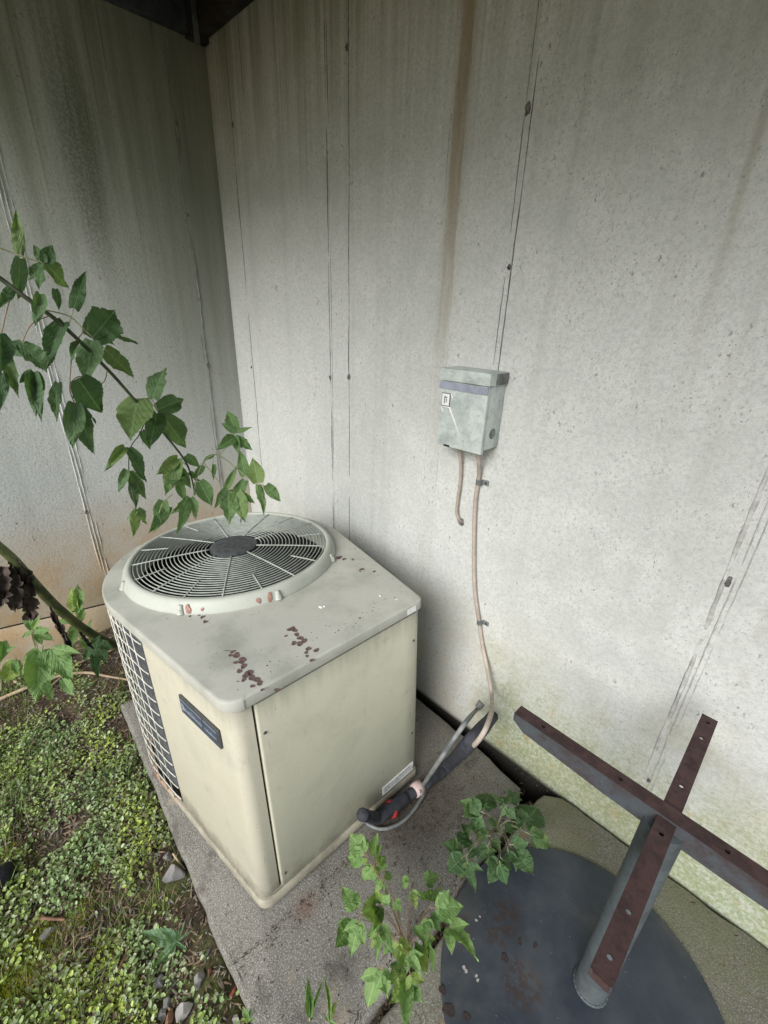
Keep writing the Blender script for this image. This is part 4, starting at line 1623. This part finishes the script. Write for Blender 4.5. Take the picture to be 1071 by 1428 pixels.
# ---- seedlings at the left, by the wall
def seedling(name, label, cat, rootp, leaves, mk, stem_mat, dep, group=None, up_bias=.5, w_mul=.92, stem_r=.0022, leaflets=False):
    P_ = tag(empty(name, rootp), label, cat, group)
    hubs = {}
    for x0, y0, x1, y1, w in leaves:
        d0, d1 = dep(x0, y0), dep(x1, y1)
        a = at(x0, y0, d0)
        b = at(x1, y1, d1)
        if leaflets and (b - a).length > .030:
            # three-part leaf: end leaflet and a pair set back on the stalk
            m0 = a.lerp(b, .30)
            put_leaf(P_, m0, b, min(.85, w * w_mul * 1.12), mk, up_bias, k=1.12)
            sd = (b - a).cross((CO - a).normalized()) * .40
            for sg in (-1, 1):
                q0 = a.lerp(b, .24)
                q1 = a.lerp(b, rl_.uniform(.50, .66)) + sd * sg * rl_.uniform(.8, 1.15)
                put_leaf(P_, q0, q1, rl_.uniform(.5, .66), mk, up_bias, k=1.12)
            put_stem(P_, [a, a.lerp(b, .2), m0], .0009, M[stem_mat], 'petiole', 2, 5)
        else:
            put_leaf(P_, a, b, w * w_mul, mk, up_bias, k=.97)
        key = (round(x0 / 7), round(y0 / 7))
        if key not in hubs:
            hubs[key] = a
    for a in hubs.values():
        mid = Vector(rootp).lerp(a, .55) + Vector((0, 0, .30 * (a - Vector(rootp)).length * .4))
        put_stem(P_, [rootp, mid, a], [stem_r, stem_r * .75, stem_r * .5], M[stem_mat], 'petiole', 6, 6)
    return P_


seedling('maple_seedling', 'broad-leaved green seedling in front of the left wall footing', 'plant', onz(62, 945, .0),
         [(54, 906, 28, 943, .52), (56, 909, 52, 982, .62), (58, 908, 72, 942, .5), (88, 947, 104, 972, .5), (75, 905, 102, 953, .52), (75, 904, 113, 911, .42), (74, 906, 70, 942, .42), (64, 952, 72, 980, .5)], 'weed', 'palestem', lambda x, y: 1.62 - .0006 * (y - 900), up_bias=.2)
seedling('maple_seedling', 'small toothed seedling by the footing, behind the broad-leaved one', 'plant', onz(58, 930, .02),
         [(45, 877, 33, 852, .5), (48, 880, 72, 878, .55), (54, 884, 76, 893, .6), (50, 884, 60, 900, .55), (44, 880, 30, 890, .4), (46, 878, 56, 858, .4)], 'weed', 'palestem', lambda x, y: 1.78, up_bias=.2)
seedling('maple_seedling', 'pale seedling cut by the left edge of the picture, below the withered leaves', 'plant', onz(2, 965, .02),
         [(20, 922, 6, 957, .65), (4, 895, 2, 927, .5), (0, 900, -14, 925, .5), (20, 920, 24, 944, .4), (10, 908, 22, 900, .4)], 'weed', 'palestem', lambda x, y: 1.68, up_bias=.2)
seedling('wall_seedling', 'leafy seedling growing against the left wall behind the bent stem', 'plant', onz(118, 905, .03),
         [(106, 850, 97, 818, .45), (108, 845, 109, 812, .5), (108, 856, 114, 836, .5), (100, 858, 76, 850, .45), (104, 862, 78, 868, .5), (112, 866, 116, 845, .5), (104, 880, 96, 905, .6), (116, 890, 126, 912, .55), (110, 870, 92, 884, .5), (122, 880, 128, 862, .3)],
         'weed', 'palestem', lambda x, y: 1.95 - .0009 * (y - 830), up_bias=.15)
seedling('shaded_seedling', 'dark green lobed seedling under the bent stem, beside the wire guard', 'plant', onz(140, 935, .0),
         [(134, 898, 150, 924, .75), (130, 912, 137, 948, .36), (136, 896, 158, 905, .6), (126, 902, 116, 926, .4), (130, 900, 142, 884, .5)], 'weeddark', 'stem', lambda x, y: 1.80, up_bias=.3)

# ---- weeds on the slab


def gdep(x, y, z):
    p = onz(x, y, z) - CO
    return p.dot(fw)


WL = [(513, 1195, 489, 1165, .8), (510, 1193, 484, 1196, .6), (512, 1197, 506, 1208, .6), (522, 1198, 524, 1167, .42), (522, 1204, 506, 1227, .65), (523, 1203, 540, 1209, .7), (525, 1206, 537, 1194, .5), (522, 1206, 520, 1228, .6), (536, 1225, 523, 1245, .45), (536, 1214, 545, 1228, .5),
      (502, 1275, 479, 1240, .58), (496, 1279, 469, 1319, .58), (503, 1275, 490, 1330, .5), (530, 1262, 528, 1245, .7), (528, 1262, 512, 1270, .6), (532, 1262, 543, 1248, .6), (548, 1252, 559, 1272, .55), (534, 1277, 525, 1335, .34), (526, 1264, 521, 1296, .22),
      (530, 1300, 517, 1322, .5), (552, 1306, 567, 1345, .62), (550, 1306, 536, 1330, .6), (566, 1324, 587, 1357, .45), (574, 1322, 592, 1345, .4), (566, 1344, 544, 1370, .55), (566, 1349, 566, 1430, .32), (570, 1352, 584, 1392, .2),
      (530, 1342, 513, 1402, .52), (532, 1344, 542, 1392, .35), (572, 1232, 560, 1228, .7), (588, 1230, 611, 1220, .8), (575, 1237, 580, 1264, .5), (600, 1266, 643, 1264, .75), (601, 1262, 600, 1240, .55), (595, 1275, 595, 1312, .45),
      (617, 1284, 662, 1327, .32), (600, 1270, 614, 1298, .6), (597, 1304, 593, 1327, .85)]
seedling('slab_weed', 'bright yellow-green weed in the slab crack in front of the round table foot', 'weed', onz(566, 1322, .0), WL, 'weed', 'reed',
         lambda x, y: gdep(x, y, .0) * (.86 + .04 * math.sin(x * .3 + y * .17)), up_bias=.75, w_mul=.98, stem_r=.0011, leaflets=True)
WD = [(675, 1134, 643, 1117, .55), (673, 1137, 656, 1153, .75), (670, 1132, 650, 1134, .55), (673, 1132, 681, 1109, .65), (705, 1124, 694, 1108, .6), (705, 1126, 719, 1142, .55), (710, 1120, 722, 1106, .55), (708, 1122, 700, 1138, .5), (726, 1155, 747, 1128, .75), (734, 1161, 768, 1178, .42),
      (711, 1178, 736, 1175, .65), (713, 1181, 741, 1215, .7), (708, 1184, 714, 1204, .5), (696, 1194, 684, 1227, .65), (696, 1200, 706, 1232, .7), (698, 1196, 712, 1210, .5), (683, 1166, 664, 1161, .8), (685, 1168, 698, 1186, .5), (683, 1175, 666, 1199, .65), (680, 1180, 690, 1200, .5),
      (650, 1188, 620, 1178, .65), (650, 1191, 626, 1214, .75), (650, 1194, 662, 1241, .45), (656, 1169, 645, 1147, .55), (656, 1172, 640, 1172, .6), (664, 1178, 655, 1198, .6), (720, 1152, 706, 1158, .6), (690, 1140, 684, 1152, .6), (716, 1146, 730, 1150, .5)]
seedling('slab_weed', 'dark green bushy weed growing at the back edge of the round table foot', 'weed', onz(690, 1160, .0), WD, 'weeddark', 'palestem',
         lambda x, y: gdep(x, y, .0) * (.90 + .03 * math.sin(x * .5 + y * .3)), up_bias=.8, w_mul=1.0, stem_r=.0014, leaflets=True)
seedling('sprout', 'tiny upright sprout of pale blades near the bottom edge of the slab', 'weed', onz(432, 1424, .0),
         [(433, 1418, 429, 1358, .25), (434, 1412, 452, 1362, .12), (430, 1416, 426, 1368, .2)], 'weed', 'palestem', lambda x, y: gdep(x, y, .0) * .95, up_bias=.6)
seedling('sprout', 'narrow dark green sprout beside the pale one on the slab', 'weed', onz(462, 1432, .0),
         [(460, 1420, 453, 1354, .13), (460, 1422, 470, 1392, .35), (460, 1424, 476, 1436, .3), (458, 1424, 450, 1412, .3)], 'weed', 'palestem', lambda x, y: gdep(x, y, .0) * .95, up_bias=.6)
seedling('sprout', 'small green sprout at the slab edge by the bottom of the picture', 'weed', onz(345, 1425, -.02),
         [(345, 1420, 338, 1402, .5), (346, 1420, 352, 1404, .5), (345, 1424, 334, 1422, .5), (346, 1424, 356, 1420, .5)], 'weed', 'palestem', lambda x, y: gdep(x, y, .0) * .97, up_bias=.6)
rosp = onz(246, 1314, -.03)
seedling('thistle_rosette', 'pale blue-green rosette of narrow leaves on the mossy ground', 'weed', rosp,
         [(246, 1314, 196, 1298, .34), (246, 1314, 225, 1292, .36), (246, 1314, 206, 1358, .16), (246, 1316, 222, 1330, .24), (246, 1314, 259, 1282, .14), (247, 1314, 272, 1292, .12), (246, 1316, 241, 1336, .16), (247, 1315, 262, 1326, .2), (245, 1314, 218, 1345, .14), (246, 1312, 247, 1296, .2)],
         'bluegreen', 'palestem', lambda x, y: gdep(x, y, -.03) * (.96 if (x, y) != (246, 1314) else .985), up_bias=1.0, w_mul=1.05)

# ================================================================== GROUND STUFF
def tint_mesh(name, V, F, T, mat, label, cat):
    me = bpy.data.meshes.new(name)
    V = np.asarray(V, np.float32)
    me.from_pydata(V.tolist(), [], F)
    at_ = me.attributes.new('tint', 'FLOAT_COLOR', 'POINT')
    T = np.asarray(T, np.float32)
    at_.data.foreach_set('color', np.concatenate([T, np.ones((len(T), 1), np.float32)], 1).ravel())
    me.polygons.foreach_set('use_smooth', [True] * len(F))
    me.materials.append(mat)
    o = bpy.data.objects.new(name, me)
    COL.objects.link(o)
    tag(o, label, cat, kind='stuff')
    return o


def front_edge(x):
    return .228 - .0617 * (x + 1.86)


STONES = [(px, py, r, onz(px, py, -.03)) for px, py, r in ((242, 1218, .045), (278, 1362, .026), (255, 1408, .03), (230, 1390, .018), (224, 1408, .016), (236, 1418, .02), (221, 1362, .018), (328, 1418, .016), (292, 1352, .012), (65, 1295, .03), (232, 1192, .02), (205, 1338, .014), (70, 1281, .02), (172, 1338, .012), (246, 1314, .02))]


def scatter(n, test, xr=(-2.44, -.25), yr=(-.85, 1.27)):
    out = []
    while len(out) < n:
        x, y = rng.uniform(*xr), rng.uniform(*yr)
        if x > SLAB_L and y > front_edge(x) - .004 + .03 * max(0, noise.noise(Vector((x * 14, 3, 3)))):
            continue
        if any((x - q.x) ** 2 + (y - q.y) ** 2 < r * r for _, _, r, q in STONES):
            continue
        if test(x, y):
            out.append((x, y))
    return out


def dens(x, y):
    return noise.noise(Vector((x * 4.2, y * 4.2, 8))) * .7 + noise.noise(Vector((x * 13, y * 13, 2))) * .5


V, F, T = [], [], []


def cover_ok(x, y):
    bare = dens(x, y)
    near_edge = max(0, 1 - (front_edge(x) - y) / .10) if x > SLAB_L else 0
    near_wall = max(0, min(1, (-1.80 - x) / .4)) * .55 + (.30 if y > .26 else 0)
    return bare * 1.35 + .30 - near_edge * .6 - near_wall > rng.uniform(-.2, .45)


for x, y in scatter(52000, cover_ok):
    z = ground_z(x, y)
    s = .0024 + .0066 * rng.random() ** 1.6
    h = rng.uniform(.002, .030) * (.6 + .8 * max(0, dens(x, y) + .3))
    az = rng.uniform(0, 6.283)
    tl = rng.uniform(-.2, 1.0)
    d = np.array([math.cos(az) * math.cos(tl), math.sin(az) * math.cos(tl), math.sin(tl) * .8])
    sd = np.array([-math.sin(az), math.cos(az), rng.uniform(-.3, .3)])
    b = np.array([x, y, z + h])
    k0 = len(V)
    up_ = np.array([0, 0, 1.0]) * s * .25
    V += [b, b + d * s * .7 + sd * s * .62 + up_, b + d * s * 1.7 + sd * s * .40 + up_, b + d * s * 2.1, b + d * s * 1.7 - sd * s * .40 + up_, b + d * s * .7 - sd * s * .62 + up_, b + d * s * 1.15]
    F += [(k0, k0 + 1, k0 + 6), (k0 + 1, k0 + 2, k0 + 6), (k0 + 2, k0 + 3, k0 + 6), (k0 + 3, k0 + 4, k0 + 6), (k0 + 4, k0 + 5, k0 + 6), (k0 + 5, k0, k0 + 6)]
    yel = min(1, max(0, noise.noise(Vector((x * 5, y * 5, 20))) + max(0, (-.0 - y)) * 1.2 + .1) * 1.1)
    g = rng.uniform(.8, 2.4)
    c = np.array([.145, .215, .080]) * g * (1 - yel) + np.array([.290, .340, .050]) * g * yel
    if rng.random() < .34:
        c = np.array([.42, .50, .28]) * rng.uniform(.7, 1.3)
    if rng.random() < .12:
        c = np.array([.17, .125, .075]) * rng.uniform(.5, 1.2)
    T += [c] * 7
tint_mesh('ground_cover', V, F, T, M['green_leaves'], 'dense small-leaved green ground cover left of the slab', 'ground cover')

V, F, T = [], [], []


def grass_ok(x, y):
    p_ = noise.noise(Vector((x * 3.3, y * 3.3, 40)))
    near = 1 if (x > SLAB_L and abs(front_edge(x) - y) < .05 and x < -1.25) else 0
    return p_ + near * .5 - (.15 if x < -2.2 else 0) + max(0, -.02 - y) * 1.5 > rng.uniform(.02, .5)


for x, y in scatter(9500, grass_ok):
    z = ground_z(x, y)
    L = rng.uniform(.025, .085)
    az = rng.uniform(0, 6.283)
    ln = rng.uniform(.35, 1.35)
    w = rng.uniform(.0009, .0019)
    d = np.array([math.cos(az), math.sin(az), 0])
    sd = np.array([-math.sin(az), math.cos(az), 0]) * w
    k0 = len(V)
    dry = rng.random() < .22
    c = (np.array([.30, .25, .13]) if dry else np.array([.20, .30, .070])) * rng.uniform(.6, 1.3)
    for i in range(5):
        t = i / 4
        a = ln * t
        p_ = np.array([x, y, z]) + d * L * (1 - math.cos(a)) / max(.3, ln) * 1.2 + np.array([0, 0, 1]) * L * math.sin(a) / max(.3, ln)
        V += [p_ + sd * (1 - t * .9), p_ - sd * (1 - t * .9)]
        T += [c, c]
    for i in range(4):
        F.append((k0 + 2 * i, k0 + 2 * i + 1, k0 + 2 * i + 3, k0 + 2 * i + 2))
tint_mesh('grass', V, F, T, M['grass'], 'thin grass blades growing through the ground cover', 'grass')

V, F, T = [], [], []


def add_bit(x, y, z, s, c, el=3.0):
    az = rng.uniform(0, 6.283)
    d = np.array([math.cos(az), math.sin(az), rng.uniform(-.25, .25)]) * s * el
    sd = np.array([-math.sin(az), math.cos(az), 0]) * s
    b = np.array([x, y, z])
    k0 = len(V)
    V.extend([b - d, b + sd + [0, 0, s * .2], b + d, b - sd + [0, 0, s * .2], b + np.array([0, 0, s * .8])])
    F.extend([(k0, k0 + 1, k0 + 4), (k0 + 1, k0 + 2, k0 + 4), (k0 + 2, k0 + 3, k0 + 4), (k0 + 3, k0, k0 + 4)])
    T.extend([c] * 5)


for x, y in scatter(16000, lambda x, y: dens(x, y) < rng.uniform(-.3, .5) or rng.random() < .2):
    c = np.array([.20, .145, .095]) * rng.uniform(.35, 1.7)
    if rng.random() < .25:
        c = np.array([.28, .26, .24]) * rng.uniform(.4, 1.3)
    add_bit(x, y, ground_z(x, y) + .004, rng.uniform(.0012, .0035), c, rng.uniform(1.2, 7))
tint_mesh('leaf_litter', V, F, T, M['litter'], 'brown litter and crumbs of soil between the ground-cover leaves', 'litter')

V, F, T = [], [], []
cnt = 0
while cnt < 2600:
    x, y = rng.uniform(-1.1, -.36), rng.uniform(.17, 1.22)
    # along the foot of the cabinet and around the line set
    f_ = abs(x - (-.69 + .045 * (y - .3)))
    if x < -.685 + .045 * (y - .3) + .004:
        continue
    p_ = math.exp(-(f_ / .035) ** 2) * .8 + math.exp(-(((x + .60) / .10) ** 2 + ((y - .88) / .17) ** 2)) * .9 + .03 + .6 * math.exp(-((x + .36) / .03) ** 2)
    if rng.random() > p_:
        continue
    add_bit(x, y, .002, rng.uniform(.0006, .0018), np.array([.075, .055, .04]) * rng.uniform(.4, 2.0), rng.choice([1, 1.3, 1.8, 2.5, 6]))
    cnt += 1
for _ in range(190):
    a_, d_ = rng.uniform(0, 6.283), .35 * math.sqrt(rng.random())
    if math.hypot(DX + d_ * math.cos(a_) - TX, DY + d_ * math.sin(a_) - TY) < .07:
        continue
    add_bit(DX + d_ * math.cos(a_), DY + d_ * math.sin(a_), .0195 + (.352 - d_) * .066 + .0015, rng.uniform(.0003, .0011), np.array([.22, .20, .17]) * rng.uniform(.2, 1.4), rng.choice([1, 1, 1.5, 2, 4]))
for _ in range(900):
    x, y = rng.uniform(-.32, .5), rng.uniform(.3, 1.27)
    if math.hypot(x - DX, y - DY) < .37:
        continue
    add_bit(x, y, .006, rng.uniform(.0005, .0016), np.array([.10, .085, .06]) * rng.uniform(.3, 2.2), rng.choice([1, 1.5, 2.5, 7]))
for _ in range(500):
    x = rng.uniform(-.345, -.327)
    y = rng.uniform(.15, 1.2)
    add_bit(x, y, -.04 + rng.uniform(0, .02), rng.uniform(.001, .004), np.array([.06, .045, .03]) * rng.uniform(.4, 1.6), rng.uniform(1, 5))
tint_mesh('slab_debris', V, F, T, M['litter'], 'dark crumbs and bits of leaf on the slab by the cabinet', 'litter')

# moss cushions
V, F, T = [], [], []
for px, py, r in ((112, 1270, .050), (30, 1350, .10), (15, 1330, .08), (10, 1400, .08), (40, 1410, .06), (130, 1210, .035), (105, 1180, .04), (150, 1320, .05), (80, 1210, .04), (95, 1390, .05), (175, 1390, .05), (60, 1300, .04), (20, 1190, .05)):
    q = onz(px, py, -.04)
    for _ in range(int(260000 * r * r)):
        a, d = rng.uniform(0, 6.283), r * math.sqrt(rng.random()) * (1 + .3 * rng.standard_normal())
        x, y = q.x + d * math.cos(a), q.y + d * math.sin(a)
        if x > SLAB_L and y > front_edge(x) - .01:
            continue
        z = ground_z(x, y) + .012 * max(0, 1 - (d / r) ** 2)
        h = rng.uniform(.004, .011)
        w = .0007
        az = rng.uniform(0, 6.283)
        k0 = len(V)
        tipx, tipy = rng.normal(0, .003, 2)
        V += [np.array([x + w * math.cos(az), y + w * math.sin(az), z]), np.array([x - w * math.cos(az), y - w * math.sin(az), z]), np.array([x + tipx, y + tipy, z + h])]
        F.append((k0, k0 + 1, k0 + 2))
        c = np.array([.38, .44, .03]) * rng.uniform(.55, 1.25)
        T += [c] * 3
tint_mesh('moss', V, F, T, M['grass'], 'bright yellow-green moss cushions on the ground', 'moss')


# ---- stones
def stone(label, px, py, sx_, sy_, sz_, mat, seed, rot=0, group=None, zoff=0.0):
    bm = bmesh.new()
    bmesh.ops.create_icosphere(bm, subdivisions=3, radius=1)
    r = random.Random(seed)
    planes = [(Vector((r.uniform(-1, 1), r.uniform(-1, 1), r.uniform(-.6, 1))).normalized(), r.uniform(.38, .72)) for _ in range(11)]
    for v in bm.verts:
        for n, d in planes:
            e = v.co.dot(n) - d
            if e > 0:
                v.co -= n * e
        v.co += v.co.normalized() * .05 * noise.noise(v.co * 3 + Vector((seed, 0, 0)))
        v.co = Vector((v.co.x * sx_, v.co.y * sy_, v.co.z * sz_))
    me = bpy.data.meshes.new('stone')
    bm.to_mesh(me)
    bm.free()
    me.polygons.foreach_set('use_smooth', [True] * len(me.polygons))
    me.set_sharp_from_angle(angle=math.radians(14))
    me.materials.append(mat)
    o = bpy.data.objects.new('stone', me)
    COL.objects.link(o)
    q = onz(px, py, -.03)
    o.location = (q.x, q.y, ground_z(q.x, q.y) + sz_ * .55 + zoff)
    o.rotation_euler = (r.uniform(-.2, .2), r.uniform(-.2, .2), rot)
    tag(o, label, 'stone', group)
    return o


stone('largest grey angular stone beside the slab edge, below the cream panel', 242, 1218, .042, .034, .026, M['stone'], 3, .4)
stone('flat upright slate-grey stone low by the slab edge', 278, 1362, .018, .030, .016, M['stone'], 5, .9)
stone('pale whitish stone near the bottom of the mossy ground', 255, 1408, .030, .026, .020, M['palestone'], 8, .2)
stone('rounded brown-grey stone left of the pale whitish one', 230, 1390, .017, .019, .014, M['stone'], 11, .2)
stone('small dark stone lowest of the group at the bottom edge', 224, 1408, .013, .019, .012, M['stone'], 13, .7)
stone('long tan stone between the pale stone and the bottom edge', 236, 1418, .012, .028, .013, M['twig'], 15, .8)
stone('dark blue-grey stone beneath the rosette leaves', 221, 1362, .018, .018, .012, M['stone'], 17, .3)
stone('small pinkish stone at the bottom by the slab corner', 328, 1418, .014, .018, .012, M['palestone'], 19, .5)
stone('thin brown stone standing right of the slate-grey one', 292, 1352, .008, .020, .012, M['twig'], 23, .9)
stone('dark slab of stone in the bare hollow below the brown twig', 65, 1295, .018, .036, .014, M['stone'], 29, .5)
stone('half-buried stone just above the largest grey stone', 232, 1192, .022, .016, .014, M['stone'], 37, .5)
stone('small grey pebble in the middle of the mossy ground', 205, 1338, .014, .012, .009, M['stone'], 33, .5)


def stick(name, label, pts, r, mat, cat='stick'):
    P = [Vector(p) for p in pts]
    sm = smooth_path(P, 7)
    rr = [r * (1 - .45 * i / len(sm)) * (1 + .18 * noise.noise(Vector((i * .6, r * 900, 1)))) for i in range(len(sm))]
    return tag(MB().tube(sm, rr, 8).build(name, mat, smooth=True), label, cat)


def gp_(px, py, h=.006):
    z = -.04
    for _ in range(4):
        q = onz(px, py, z)
        z = ground_z(q.x, q.y) + h
    return onz(px, py, z)


stick('fallen_stick', 'long bleached stick lying across the soil from the left edge to the unit', [gp_(0, 975, .02), gp_(40, 958, .03), gp_(85, 942, .035), gp_(120, 938, .03), gp_(150, 943, .02), gp_(180, 948, .012)], .0085, M['stick'])
stick('fallen_stick', 'forked pale stick crossing under the seedlings at the left', [gp_(20, 950, .02), gp_(60, 962, .015), gp_(110, 925, .02), gp_(158, 906, .02)], .006, M['stick'])
stick('fallen_stick', 'thin straw-coloured stick by the corner of the slab', [gp_(160, 968, .01), gp_(172, 966, .015), gp_(186, 962, .02)], .004, M['stick'])
stick('twig', 'short reddish-brown twig lying level in the bare hollow', [gp_(50, 1279, .014), gp_(70, 1281, .016), gp_(91, 1282, .014)], .0060, M['twig'])
stick('twig', 'thin red-brown twig standing diagonal in the moss', [gp_(164, 1356, .006), gp_(172, 1338, .012), gp_(181, 1318, .02)], .0045, M['twig'])
stick('twig', 'pale splinter leaning beside the largest grey stone', [gp_(241, 1190, .03), gp_(250, 1203, .02), gp_(258, 1212, .006)], .0032, M['stick'])
stick('twig', 'small rusty-red chip by the slab edge near the bottom', [gp_(321, 1392, .006), gp_(326, 1382, .010), gp_(330, 1374, .006)], .0060, M['rustchip'])
# black lump at the left edge
bm = bmesh.new()
bmesh.ops.create_icosphere(bm, subdivisions=4, radius=1)
for v in bm.verts:
    v.co = Vector((v.co.x * .075, v.co.y * .045, max(-.5, v.co.z) * .032 + .004 * noise.noise(v.co * 2)))
me = bpy.data.meshes.new('black_lump')
bm.to_mesh(me)
bm.free()
me.polygons.foreach_set('use_smooth', [True] * len(me.polygons))
me.materials.append(M['lump'])
o = bpy.data.objects.new('black_lump', me)
COL.objects.link(o)
q = gp_(-12, 1240, .030)
o.location = q
o.rotation_euler = (0, 0, math.radians(128))
tag(o, 'smooth black rounded object at the left edge of the mossy ground', 'object')
